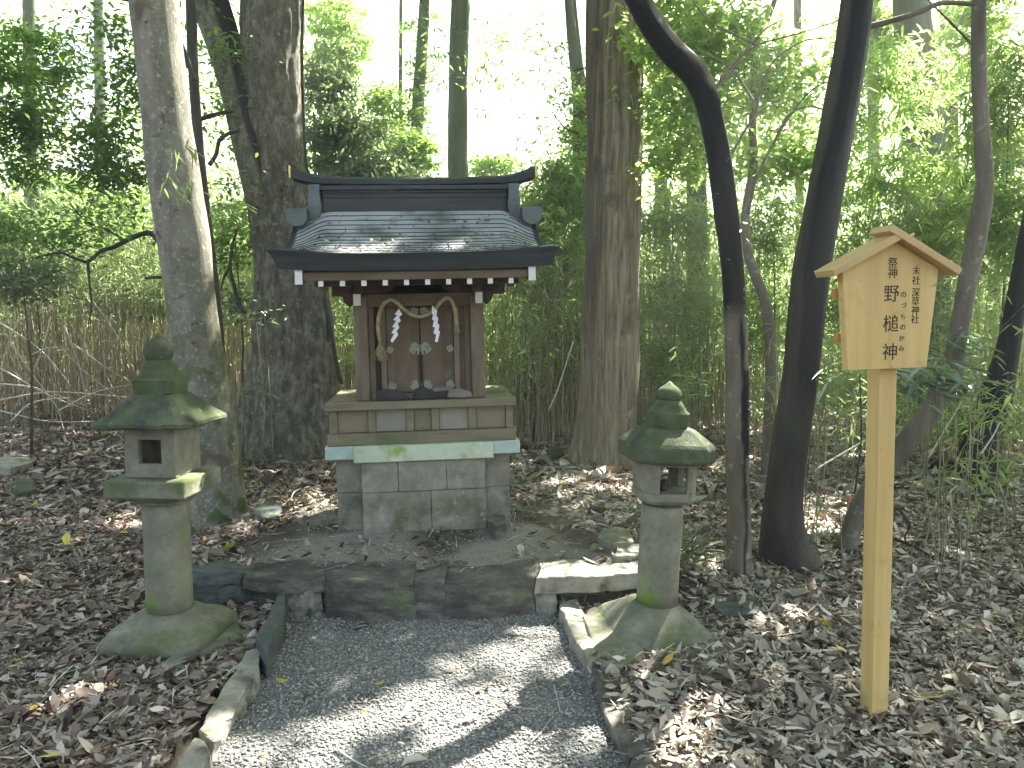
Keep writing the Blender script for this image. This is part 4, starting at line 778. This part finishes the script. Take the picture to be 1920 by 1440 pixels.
COLM = [(P(x, y, Y_), r_) for x, y, Y_, r_ in [(385, 885, 3.75, .10), (400, 895, 3.8, .08), (370, 350, 5.7, .12), (362, 300, 5.7, .14), (356, 240, 5.7, .14), (352, 180, 5.7, .14), (345, 120, 5.7, .14), (338, 60, 5.7, .14), (334, 0, 5.7, .14), (385, 440, 5.7, .10), (390, 480, 5.7, .1),
        (560, 20, 8.7, .22), (562, 80, 8.7, .22), (566, 140, 8.7, .18), (566, 200, 8.7, .16), (1205, 700, 7.8, .1), (1208, 300, 7.8, .10), (1208, 520, 7.8, .1)]]
def sunok(c, mg=.05):
    keep = np.ones(len(c), bool)
    for cx, cy, rx, ry, tl, z in PATCH:
        h = c-SUN[None]*((c[:, 2]-z)/SUN[2])[:, None]; x, y = proj(h); ok = (h[:, 1] > 1) & (c[:, 2] > z+.3); ca, sa = math.cos(R(tl)), math.sin(R(tl))
        dep = np.maximum(h[:, 1], 1); mx_, my_ = mg*F/dep, mg*F/dep*1.5/dep
        u = (x-cx)*ca-(y-cy)*sa; v = (x-cx)*sa+(y-cy)*ca
        keep &= ~(ok & ((u/(rx+mx_))**2+(v/(ry+my_))**2 < 1) & (fbm(np.stack([h[:, 0]*7+2, h[:, 1]*7, 0*h[:, 0]], 1), 88, 2) > .32))
    for q_, r_ in COLM:
        d = c-np.array(q_)[None]; t = d@SUN; dist = np.linalg.norm(d-t[:, None]*SUN[None], axis=1)
        keep &= ~((t > .25) & (dist < r_+mg))
    return keep
# ============================================================ FOLIAGE (each crown or shrub is a thing; rx, ry in photo pixels at distance Y)
def crown(par, cx, cy, rx, ry, Y, ncl, per, mat, Ln, W, sp_=.16, dz=.8, name='crown', **kw):
    c = P(cx, cy, Y); a, b = rx*Y/F, ry*Y/F
    p, rr, cc = clumps(c, (a, dz*min(a, b)+.1, b), ncl, per, sp_); k = sunok(p, .05); p, rr = p[k], rr[k]
    return leaves(name, p, M[mat], par, Ln, W, rnd=rr, **kw)
def shrub(label, spec, stems=(), cat='shrub', name='shrub', group=None, mat='twig'):
    s0 = spec[0]; c = P(s0[0], s0[1], s0[4]); e = empty(name, (c.x, c.y, 0), (0, 0, 0), label, cat, group)
    for s in spec: crown(e, *s[:5], *s[5:10], **(s[10] if len(s) > 10 else {}), name='foliage')
    for s in stems or [None]:
        if s is None:
            b = Vector((c.x, c.y, -.05)); mb = MB(); mb.tube([b, (b+c)/2+Vector((.06, 0, 0)), c+Vector((0, 0, .15))], [.018, .013, .005], 6); o = mb.build('stem', M[mat], None); o.parent = e
            o.data.transform(Matrix.Translation(-e.location))
        else: trunkmesh('stem', pxline(s, s0[4]), M[mat], e, nr=8, bark=.003, seed=3)
    return e
B_ = dict(droop=-.5, tilt=.7, curl=.2)
# left side
for a in [(60, 130, 110, 130, 8.6, 60, 70, 'lf_mid', .085, .04), (20, 260, 90, 90, 8.2, 45, 70, 'lf_dark', .08, .038), (215, 300, 70, 80, 8.0, 40, 60, 'lf_dark', .08, .038), (230, 170, 60, 90, 8.6, 26, 50, 'lf_dark', .085, .04),
          (200, 400, 90, 50, 6.95, 24, 26, 'lf_dark', .07, .036), (110, 455, 90, 50, 6.95, 26, 26, 'lf_dark', .07, .036), (425, 330, 34, 150, 8.6, 16, 26, 'lf_mid', .08, .036), (210, 40, 60, 60, 8, 14, 30, 'lf_dark', .08, .038), (395, 120, 40, 120, 8.4, 26, 26, 'lf_mid', .08, .036)]:
    crown(T16, *a[:5], int(a[5]*.58), *a[6:])
shrub('dark glossy evergreen shrub over the bamboo at the far left', [(40, 520, 90, 60, 8.6, 26, 50, 'lf_grey', .085, .036), (10, 430, 50, 50, 9, 18, 40, 'lf_dark', .09, .04)])
shrub('leafy bush between the pale trunk and the forked trunk', [(440, 440, 40, 90, 9.4, 30, 40, 'lf_mid', .08, .036), (440, 580, 40, 70, 9.2, 20, 30, 'lf_grey', .08, .036)])
shrub('tall sunlit bush far behind the left bamboo', [(130, 390, 190, 80, 15, 90, 90, 'lf_bright', .11, .05, dict()), (300, 480, 90, 60, 14, 30, 70, 'lf_bright', .10, .045)], cat='bush')
shrub('bright leafy young tree beyond the left bamboo', [(60, 470, 110, 70, 13, 60, 90, 'lf_bamboo', .12, .03), (250, 560, 110, 50, 12.5, 50, 90, 'lf_bamboo', .12, .03)], cat='young tree', name='young_tree')
# behind shrine, left
shrub('silvery dense evergreen bush left behind the shrine roof', [(640, 270, 80, 75, 12.5, 64, 70, 'lf_grey', .10, .04, B_), (700, 330, 75, 40, 12.2, 40, 66, 'lf_grey', .10, .04, B_), (615, 170, 45, 70, 12.8, 34, 60, 'lf_grey', .10, .04, B_)])
shrub('sunlit light green tree crown high left of the roof', [(630, 70, 80, 90, 17, 60, 70, 'lf_bright', .13, .05), (720, 210, 60, 60, 16, 30, 60, 'lf_mid', .12, .045), (760, 290, 70, 45, 15, 44, 70, 'lf_mid', .11, .045)], cat='young tree', name='young_tree')
shrub('low bright bush just behind the roof on its right', [(930, 315, 50, 28, 14.5, 22, 60, 'lf_bright', .11, .045)])
e = T8; crown(e, 960, 60, 110, 70, 15, 22, 16, 'lf_bright', .12, .035, **B_); crown(e, 915, 130, 45, 110, 13.3, 16, 14, 'lf_mid', .11, .035, **B_); crown(e, 830, 110, 22, 70, 13.3, 7, 12, 'lf_mid', .11, .035, **B_)
crown(T9, 785, 170, 20, 130, 15.9, 24, 30, 'lf_mid', .11, .05); crown(T9, 800, 40, 50, 50, 16, 10, 20, 'lf_bright', .12, .045)
# right of shrine
crown(T11, 1082, 330, 26, 260, 11.3, 60, 46, 'lf_bright', .075, .045); crown(T11, 1040, 110, 45, 90, 11.5, 14, 14, 'lf_bright', .09, .04); crown(T11, 1010, 260, 50, 60, 11.5, 10, 14, 'lf_bright', .09, .035)
shrub('tall arching bamboo clump between the shrine and the cedar', [(1030, 370, 55, 70, 11, 40, 70, 'lf_bamboo', .15, .02, B_), (1020, 480, 80, 90, 10.6, 70, 60, 'lf_bamboo', .14, .018, B_), (1050, 620, 60, 100, 10.4, 44, 50, 'lf_bamboo', .13, .018, B_)], cat='bamboo', name='bamboo_clump')
shrub('broad leafed seedling in the bamboo right of the pedestal', [(997, 690, 12, 12, 9.5, 3, 8, 'lf_bright', .13, .08), (1000, 735, 14, 12, 9.5, 3, 8, 'lf_bright', .13, .08)], cat='plant', name='seedling')
# upper right
UR = [(1290, 60, 110, 80, 7.4, 60, 44, 'lf_bright', .10, .042), (1290, 200, 80, 70, 7.6, 44, 40, 'lf_bright', .095, .04), (1450, 110, 110, 90, 7.2, 56, 40, 'lf_bright', .10, .04), (1480, 290, 80, 60, 7.6, 40, 36, 'lf_bright', .095, .04), (1270, 300, 60, 40, 7.6, 22, 40, 'lf_bright', .095, .04)]
for a in UR: crown(T7, *a[:5], int(a[5]*.75), *a[6:])
for a in [(1430, 230, 130, 180, 12.0, 60, 50, 'lf_bright', .12, .05), (1250, 180, 70, 180, 13, 50, 60, 'lf_bright', .12, .05)]: crown(T12, *a)
shrub('feathery young tree hanging light green sprays above the sign', [(1700, 330, 80, 60, 9.5, 26, 50, 'lf_bright', .12, .028, B_), (1700, 160, 100, 110, 10, 34, 46, 'lf_bright', .12, .03, B_), (1590, 300, 60, 130, 10, 24, 40, 'lf_bright', .12, .028, B_)], cat='young tree', name='young_tree')
shrub('bright bamboo clump along the right edge above the black trunk', [(1890, 200, 60, 140, 8.5, 30, 50, 'lf_bamboo', .13, .024, B_), (1890, 420, 60, 110, 8.2, 32, 50, 'lf_bamboo', .14, .024, B_), (1780, 430, 50, 70, 9.2, 24, 50, 'lf_bamboo', .13, .024, B_)], cat='bamboo', name='bamboo_clump')
shrub('bamboo clump with sunlit leaves between the black trunk and the sign', [(1640, 440, 90, 80, 9.5, 34, 50, 'lf_bamboo', .13, .022, B_), (1560, 560, 60, 110, 9.8, 26, 44, 'lf_bamboo', .13, .022, B_)], cat='bamboo', name='bamboo_clump')
shrub('bushy green growth between the cedar and the kinked trunk', [(1260, 430, 70, 80, 10.5, 34, 50, 'lf_bamboo', .12, .026, B_), (1270, 570, 70, 80, 10.2, 26, 44, 'lf_bamboo', .12, .024, B_), (1250, 680, 50, 50, 10, 20, 50, 'lf_mid', .10, .03)])
shrub('green growth seen between the kinked trunk and the black trunk', [(1450, 430, 60, 80, 10.5, 26, 46, 'lf_bamboo', .12, .026, B_), (1440, 600, 60, 90, 10.5, 22, 44, 'lf_bamboo', .12, .024, B_)])
shrub('leafy tree crown in the distance over the right thicket', [(1820, 80, 120, 110, 14, 50, 60, 'lf_bright', .13, .05), (1640, 60, 70, 70, 14, 34, 60, 'lf_mid', .13, .05), (1850, 330, 90, 110, 14, 50, 70, 'lf_mid', .13, .05)], cat='young tree', name='young_tree')
shrub('dark low growth round the foot of the black crooked trunk', [(1800, 790, 100, 60, 8.2, 30, 40, 'lf_dark', .11, .02, B_), (1620, 740, 80, 50, 8.6, 26, 40, 'lf_bamboo', .11, .02, B_)])
# near bamboo grass with pale long leaves behind the sign post
def fan(label, cx, cy, rx, ry, Y, n, Ln, W, mat='lf_sasa', droop=-.12, dirx=None, name='bamboo_grass', cat='bamboo grass', grp=None, ground_to=True, nst=6, fl=.2):
    c = P(cx, cy, Y); e = empty(name, (c.x, c.y, 0), (0, 0, 0), label, cat, grp); a, b = rx*Y/F, ry*Y/F
    p = np.array(c)+rng.normal(size=(n, 3))*np.array([a, a*.6, b])*.55
    d = randdir(n, .25, droop)
    if dirx is not None: d = d*.55+np.array(dirx)
    V, Fq = leafgeo(p, d, randdir(n)*.35+[0, 0, 1.], Ln*(.6+.6*rng.random(n)), W*(.7+.5*rng.random(n)), .12, .22)
    npmesh('foliage', V-np.array(e.location), Fq, M[mat], e, {'rnd': np.repeat(rng.random(n), 6)})
    k = nst; t = p[rng.integers(0, n, k)]; b0 = np.stack([c.x+rng.normal(0, a*.5, k), c.y+rng.normal(0, .15, k), np.full(k, 0.0) if ground_to else t[:, 2]-.1], 1)
    V, Fq = stems3(np.stack([b0, (b0+t)/2+rng.normal(0, .03, (k, 3)), t], 1), np.tile([.004, .0035, .002], (k, 1)))
    npmesh('stem', V-np.array(e.location), Fq, M['cane_green'], e); return e
fan('bamboo grass with long pale grey leaves right beside the sign post', 1745, 708, 80, 36, 4.6, 120, .17, .034, dirx=(.3, -.2, 0))
fan('pale leaved bamboo grass in front of the curving trunk', 1800, 640, 60, 30, 5.0, 34, .16, .022, dirx=(.5, 0, 0))
fan('narrow leaves reaching left from behind the sign to the black trunk', 1560, 712, 40, 10, 4.8, 9, .17, .022, dirx=(-.6, -.2, .05))
fan('bright green low bamboo grass at the right edge of the leaf litter', 1870, 880, 60, 30, 5.6, 60, .13, .02, 'lf_bamboo')
fan('thin bamboo grass growing in front of the black crooked trunk', 1860, 770, 60, 70, 5.6, 60, .11, .014, 'lf_bamboo')
fan('arching grass tuft behind the right stone lantern', 1296, 1030, 22, 34, 4.45, 46, .17, .014, 'lf_grey', .6, cat='grass tuft', name='grass_tuft', nst=3)
fan('small green seedling on the leaf litter left of the sign foot', 1560, 1316, 16, 6, 3.15, 10, .045, .024, 'lf_bright', .2, cat='seedling', name='seedling', nst=3)
fan('tiny leafy sprig near the bottom left of the photo', 318, 1355, 18, 8, 3.05, 12, .04, .02, 'lf_grey', .2, cat='seedling', name='seedling', nst=3)
fan('bamboo sprig hanging before the pale trunk, upper of two', 345, 278, 40, 14, 5.3, 16, .12, .013, 'lf_bamboo', -.3, dirx=(.4, 0, -.25), cat='sprig', name='bamboo_sprig', ground_to=False, nst=2)
fan('bamboo sprig hanging before the pale trunk, lower of two', 338, 345, 34, 22, 5.3, 20, .12, .014, 'lf_bamboo', -.3, dirx=(.2, 0, -.3), cat='sprig', name='bamboo_sprig', ground_to=False, nst=2)
fan('leaf sprig between the pale trunk and the forked trunk', 425, 395, 46, 16, 6.6, 22, .13, .016, 'lf_bamboo', -.2, dirx=(.2, 0, -.1), cat='sprig', name='bamboo_sprig', ground_to=False, nst=2)
fan('pale leaf sprig in front of the forked trunk foot', 480, 585, 50, 22, 7.0, 40, .09, .02, 'lf_grey', -.1, cat='sprig', name='bamboo_sprig', nst=4)
fan('small leafy shoots at the foot of the forked trunk', 470, 735, 30, 10, 7.2, 18, .12, .02, 'lf_grey', .1, cat='sprig', name='bamboo_sprig', nst=3)
fan('green grass blades at the feet of the thicket between trunks', 1290, 720, 50, 40, 8.3, 60, .14, .02, 'lf_bamboo', .25)
fan('dark leafy tuft behind the black leaning trunk', 1570, 760, 50, 30, 7.2, 40, .13, .022, 'lf_bamboo', .1)
# ivy up the kinked trunk
tp = np.array(TREES['kink'][1]); cc = catmull(tp[1:12], 120); n = 60; idx = rng.integers(8, 118, n); idx = np.where(rng.random(n) < .6, (rng.random(n)**1.5*60).astype(int)+4, idx)
p = cc[idx][:, :3]+np.stack([np.where(rng.random(n) < .75, 1, -1)*cc[idx][:, 3]*(.5+.6*rng.random(n)), -cc[idx][:, 3]*1.0, 0*idx], 1)
V, Fq = leafgeo(p, randdir(n, .3, -.2)+[.5, -.3, 0], randdir(n)*.4+[0, 0, 1.], .032, .018, .1, .2)
npmesh('ivy', V-np.array(T4.location), Fq, M['lf_grey'], T4, {'rnd': np.repeat(rng.random(n), 6)})

# ============================================================ BAMBOO THICKETS (uncountable stems)
def thicket(label, n, xr, yr, hr, mat, lmat, nl, lean=.12, r0=.006, dens=None, Ln=.13, W=.016, zmin=.45, name='bamboo_thicket'):
    x = rng.uniform(*xr, n); y = rng.uniform(*yr, n)
    if dens is not None: k = dens(x, y); x, y = x[k], y[k]; n = len(x)
    h = rng.uniform(*hr, n); a = rng.random(n)*6.28; l_ = lean*h*rng.random(n)**1.5*1.6; g0 = ground(x, y, False)
    K = 5; t = np.linspace(0, 1, K)
    pts = np.stack([x[:, None]+np.cos(a)[:, None]*l_[:, None]*t**1.8, y[:, None]+np.sin(a)[:, None]*l_[:, None]*t**1.8, g0[:, None]+h[:, None]*t*(1-.06*(l_/h)[:, None])], 2)
    rad = (r0*(.5+rng.random(n)))[:, None]*(1-.75*t)[None]
    V, Fq = stems3(pts, rad); tag(npmesh(name, V, Fq, M[mat]), label, 'bamboo', kind='stuff')
    if nl:
        m = int(n*nl); i = rng.integers(0, n, m); tt = zmin+(1.03-zmin)*rng.random(m)**.8; s_ = tt*(K-1); k0 = np.clip(s_.astype(int), 0, K-2); f = (s_-k0)[:, None]
        p = pts[i, k0]*(1-f)+pts[i, k0+1]*f+rng.normal(size=(m, 3))*[.07, .07, .05]; p = np.repeat(p, 4, 0)+rng.normal(size=(m*4, 3))*.03
        o = leaves('bamboo_leaves', p, M[lmat], None, Ln*.9, W, droop=-.45, tilt=.7, rnd=np.repeat(rng.random(n), 1)[np.repeat(i, 4)]*.5+rng.random(m*4)*.5)
        tag(o, 'narrow leaves of the '+label, 'bamboo', kind='stuff')
nz = lambda x, y, s, lo: vnoise(np.stack([x*s, y*s, 0*x], 1), 15) > lo
thicket('dry brown bamboo thicket on the left', 4200, (-15, -2.6), (11, 17), (2.1, 3.6), 'cane', 'lf_bamboo', 4, dens=lambda x, y: (x < -3.4) | (y > 12), zmin=.68, lean=.2)
thicket('leaning dead stems in front of the left bamboo', 330, (-9, -3.8), (10, 12), (.8, 2.2), 'cane_grey', 'lf_bamboo', .5, lean=.6, r0=.005)
thicket('greenish bamboo thicket behind the shrine', 1700, (-3, 3.4), (10.3, 15), (1.8, 3.4), 'cane_green', 'lf_bamboo', 5, lean=.2, zmin=.35)
thicket('crossing pale bamboo stems between shrine and cedar', 260, (-.2, 1.2), (8.9, 11), (1.4, 2.8), 'cane', 'lf_bamboo', 4, lean=.35, zmin=.3)
thicket('mixed bamboo thicket on the right', 2600, (1.5, 14), (9.6, 16), (1.6, 3.6), 'cane_green', 'lf_bamboo', 6, lean=.25, zmin=.2, dens=lambda x, y: y > 9.6+1.5*(vnoise(np.stack([x*.8, 0*x, 0*x], 1), 4)))
thicket('sparse dry stems at the front of the right thicket', 260, (2, 9), (6.6, 9.6), (.7, 2.2), 'cane', 'lf_bamboo', 4, lean=.5, zmin=.2, r0=.004)
thicket('thin stalks in the leaf litter right of the sign', 50, (2.6, 6), (4.4, 7), (.5, 1.3), 'cane', 'lf_bamboo', 2, lean=.5, zmin=.4, r0=.0035)
thicket('distant undergrowth behind the thickets', 4200, (-26, 26), (16, 27), (1.5, 4.5), 'cane_green', 'lf_bright', 6, lean=.2, zmin=.15, Ln=.2, W=.06, r0=.01)
# fallen pale canes, each a thing
fc = empty('fallen_cane', (0, 0, 0)); bpy.data.objects.remove(fc)
CAN = [[(0, 690), (90, 740), (180, 775)], [(20, 640), (60, 700), (120, 780)], [(0, 750), (100, 735), (240, 745)], [(60, 665), (110, 650), (150, 690), (240, 760)], [(0, 605), (80, 660), (150, 745)], [(120, 610), (150, 690), (165, 780)], [(110, 770), (180, 735), (262, 718)],
       [(0, 720), (70, 728), (160, 760)], [(130, 640), (200, 690), (250, 720)], [(170, 560), (200, 600), (240, 660)], [(20, 790), (60, 755), (130, 745)], [(0, 770), (90, 790), (180, 790)], [(40, 590), (10, 660), (0, 740)], [(95, 600), (70, 680), (20, 780)]]
for k, c in enumerate(CAN):
    Y0 = 9.6+.15*(k % 5); p = [P(a, b, Y0+.25*i) for i, (a, b) in enumerate(c)]; p = [Vector((v.x, v.y, max(v.z, .03))) for v in p]; o0 = p[0].copy()
    mb = MB().tube([Vector(v[:])-o0 for v in catmull([tuple(v) for v in p], 9)], [.011-.0008*i for i in range(9)], 6); o = mb.build('fallen_cane', M['cane_pale']); o.location = o0
    tag(o, 'bleached dead bamboo cane lying across the others at the left edge', 'bamboo cane', 'fallen canes before the left thicket')
# slanting canes, dead branch, log
for lb, pts, Y0, w, mt in [('long pale cane slanting low between the black trunk and the sign', [(1530, 880), (1580, 850), (1640, 815)], 6.0, 4, 'cane_pale'), ('pale cane leaning up to the right of the sign post', [(1740, 860), (1775, 800), (1808, 745)], 5.2, 4, 'cane_pale'),
                       ('slanting cane in front of the black crooked trunk', [(1840, 850), (1860, 820), (1876, 790)], 5.4, 4, 'cane_pale'), ('pale arched stem crossing the bamboo right of the shrine', [(1030, 770), (1050, 720), (1075, 640)], 8.6, 4, 'cane_pale'),
                       ('dead forked twig standing in the litter right of the sign post', [(1690, 960), (1706, 985), (1697, 1005), (1700, 1020)], 4.9, 6, 'bark_black'), ('dark dead branch lying right of the sign post', [(1678, 1010), (1700, 1018), (1726, 1030), (1752, 1048)], 4.75, 8, 'bark_black'),
                       ('thin upright sapling stem left of the sign post', [(1598, 975), (1606, 900), (1615, 820), (1612, 700)], 5.3, 5, 'twig'), ('bare twig lying on the gravel at the bottom of the path', [(632, 1402), (655, 1420), (690, 1438)], 2.75, 5, 'cane_pale'),
                       ('curled dry vine on the litter left of the pedestal', [(530, 948), (545, 935), (555, 920), (580, 912)], 5.7, 3, 'cane_pale')]:
    p = [P(a, b, Y0) for a, b in pts]
    if 'gravel' in lb: p = [G(a, b, -.035) for a, b in pts]
    if 'lying right' in lb or 'curled' in lb: p = [G(a, b, .05 if 'lying' in lb else .2) for a, b in pts]
    o0 = p[0].copy(); q_ = catmull([tuple(v) for v in p], 14); r_ = w/2*Y0/F
    mb = MB().tube([Vector(v[:])-o0+Vector(np.random.default_rng(5).normal(0, r_*.3, 3)) for v in q_], [r_*(1-.04*i) for i in range(14)], 6); o = mb.build('stick', M[mt]); o.location = o0
    tag(o, lb, 'stick')
for lb, pts, w, mt, zz in [('dark rotting log lying at the far right in the undergrowth', [(1745, 868), (1800, 872), (1870, 880)], 22, 'bark_black', .1), ('short black log on the ground between pedestal and cedar', [(1008, 878), (1030, 862), (1046, 852)], 26, 'bark_black', .06)]:
    p = [G(a, b, zz) for a, b in pts]; e = empty('fallen_log', tuple(p[0]), (0, 0, 0), lb, 'log')
    trunkmesh('log_wood', [(v.x, v.y, v.z, w/2*v.y/F) for v in p], M[mt], e, nr=16, step=.05, bark=.02, seed=4)

# ============================================================ FAR WOOD AND OVERHEAD CANOPY
def gapmask(p):                          # sky openings between the crowns
    x, y = proj(p); n = (fbm(p*.35, 61, 3)-.5)
    g1 = ((x-930)/(150+150*n))**2+((y-110)/(250+160*n))**2 < 1
    g1b = ((x-770)/(70+130*n))**2+((y-50)/(110+110*n))**2 < 1
    g2 = ((x-150)/(80+130*n))**2+((y-130)/(115+110*n))**2 < 1
    g3 = ((x-160)/(110+110*n))**2+((y-350)/(50+50*n))**2 < 1
    return g1 | g1b | g2 | g3
n = 5200; c = np.stack([rng.uniform(-34, 34, n), rng.uniform(24, 44, n), rng.random(n)**1.25*19-.5], 1); c = c[~gapmask(c)]
p = np.repeat(c, 34, 0); p = p+rng.normal(size=p.shape)*[.75, .75, .4]; p = p[~(gapmask(p) & (rng.random(len(p)) < .93))]; rr = np.repeat(rng.random(len(c)), 34)
tag(leaves('far_wood', p, M['lf_bright'], None, .24, .12), 'sunlit mass of distant woodland leaves behind everything', 'woodland', kind='stuff')
# canopy: unseen leaves on the near trees, shaped to shade and dapple the ground
BANDS = [(1440, 830, 150, 90, 0, .6), (1540, 920, 110, 90, 0, .6), (80, 745, 170, 60, 0, .62), (1800, 940, 60, 40, 0, .3), (1250, 1080, 60, 20, 0, .15), (1600, 1150, 200, 60, 0, .07)]
n = 130000
c = np.stack([rng.uniform(-6, 15, n), rng.uniform(1.0, 20.5, n), rng.uniform(8.6, 11.8, n)], 1)
lim = (c[:, 2]-CAMZ)/.415; c = c[c[:, 1] < lim-.4]
keep = sunok(c, .085)
h0 = c-SUN[None]*(c[:, 2]/SUN[2])[:, None]; x, y = proj(h0); nzv = fbm(np.stack([h0[:, 0]*3.2, h0[:, 1]*3.2, 0*h0[:, 0]], 1), 71, 3)
for cx, cy, rx, ry, tl, pr in BANDS:
    keep &= ~((((x-cx)/rx)**2+((y-cy)/ry)**2 < 1) & (h0[:, 1] > 1) & (nzv > 1-pr-.1))
keep &= rng.random(len(c)) < 1-.8*sst(7.6, 9.6, h0[:, 1]+(nzv-.5)*2)
keep &= ~((np.abs(h0[:, 0]+.2) < 1.6) & (np.abs(h0[:, 1]-5.6) < 1.3) & (rng.random(len(c)) < .5))
c = c[keep]
near = [(k, TREES[k]) for k in ('pale', 'big', 'cedar', 'kink', 'black', 'sinuous')]
tops = np.array([t[1][-1][:2] for _, t in near]); w = np.linalg.norm(c[:, None, :2]-tops[None]+(rng.normal(size=(len(c), len(near), 2))*.5), axis=2); who = w.argmin(1)
for k, (nm, (t, _)) in enumerate(near):
    m = who == k
    if m.sum() > 50: leaves('crown', c[m], M['lf_mid' if k % 2 else 'lf_dark'], t, .19, .115, droop=-.1, tilt=.35)

# ============================================================ HUMID AIR
hm = bpy.data.materials.new('humid_air'); hm.use_nodes = True; hn = hm.node_tree; hn.nodes.clear(); ho = hn.nodes.new('ShaderNodeOutputMaterial'); hv = hn.nodes.new('ShaderNodeVolumePrincipled')
hv.inputs['Density'].default_value = .006; hv.inputs['Color'].default_value = (.93, .97, .93, 1); hv.inputs['Anisotropy'].default_value = .45; hn.links.new(hv.outputs[0], ho.inputs['Volume'])
o = MB().box(-115, 115, -65, 155, -6, 24).build('haze', hm); tag(o, 'thin humid haze filling the woodland air', 'haze', kind='stuff')
# ============================================================ LIGHT, SKY, CAMERA
W = bpy.data.worlds.new('World'); S.world = W; W.use_nodes = True; nt = W.node_tree; nt.nodes.clear()
wo = nt.nodes.new('ShaderNodeOutputWorld'); bg = nt.nodes.new('ShaderNodeBackground'); sk = nt.nodes.new('ShaderNodeTexSky'); sk.sky_type = 'NISHITA'; sk.sun_disc = False
sk.sun_elevation = SEL; sk.sun_rotation = SAZ; sk.dust_density = 4; sk.air_density = 1.0; sk.ozone_density = 1
nt.links.new(sk.outputs[0], bg.inputs[0]); nt.links.new(bg.outputs[0], wo.inputs[0]); bg.inputs[1].default_value = .053
sl_ = bpy.data.lights.new('sun', 'SUN'); sl_.energy = 5; sl_.angle = R(.5); sl_.color = (1, .97, .91); so = bpy.data.objects.new('sun', sl_); COL.objects.link(so)
so.rotation_euler = Vector(SUN).to_track_quat('Z', 'Y').to_euler(); so.location = (6, 6, 12)
cam = bpy.data.cameras.new('camera'); cam.sensor_width = 36; cam.lens = F/1920*36; cam.clip_end = 2000; cam.clip_start = .05
co = bpy.data.objects.new('camera', cam); co.location = (0, 0, CAMZ); co.rotation_euler = (math.pi/2-PITCH, 0, 0); COL.objects.link(co); S.camera = co
S.view_settings.view_transform = 'Standard'; S.view_settings.look = 'None'; S.view_settings.exposure = 3.12; S.view_settings.use_white_balance = True; S.view_settings.white_balance_temperature = 6800; S.view_settings.white_balance_tint = 4; S.view_settings.gamma = 1
S.cycles.max_bounces = 7; S.cycles.diffuse_bounces = 4; S.cycles.transmission_bounces = 4; S.cycles.glossy_bounces = 2; S.cycles.sample_clamp_indirect = 6
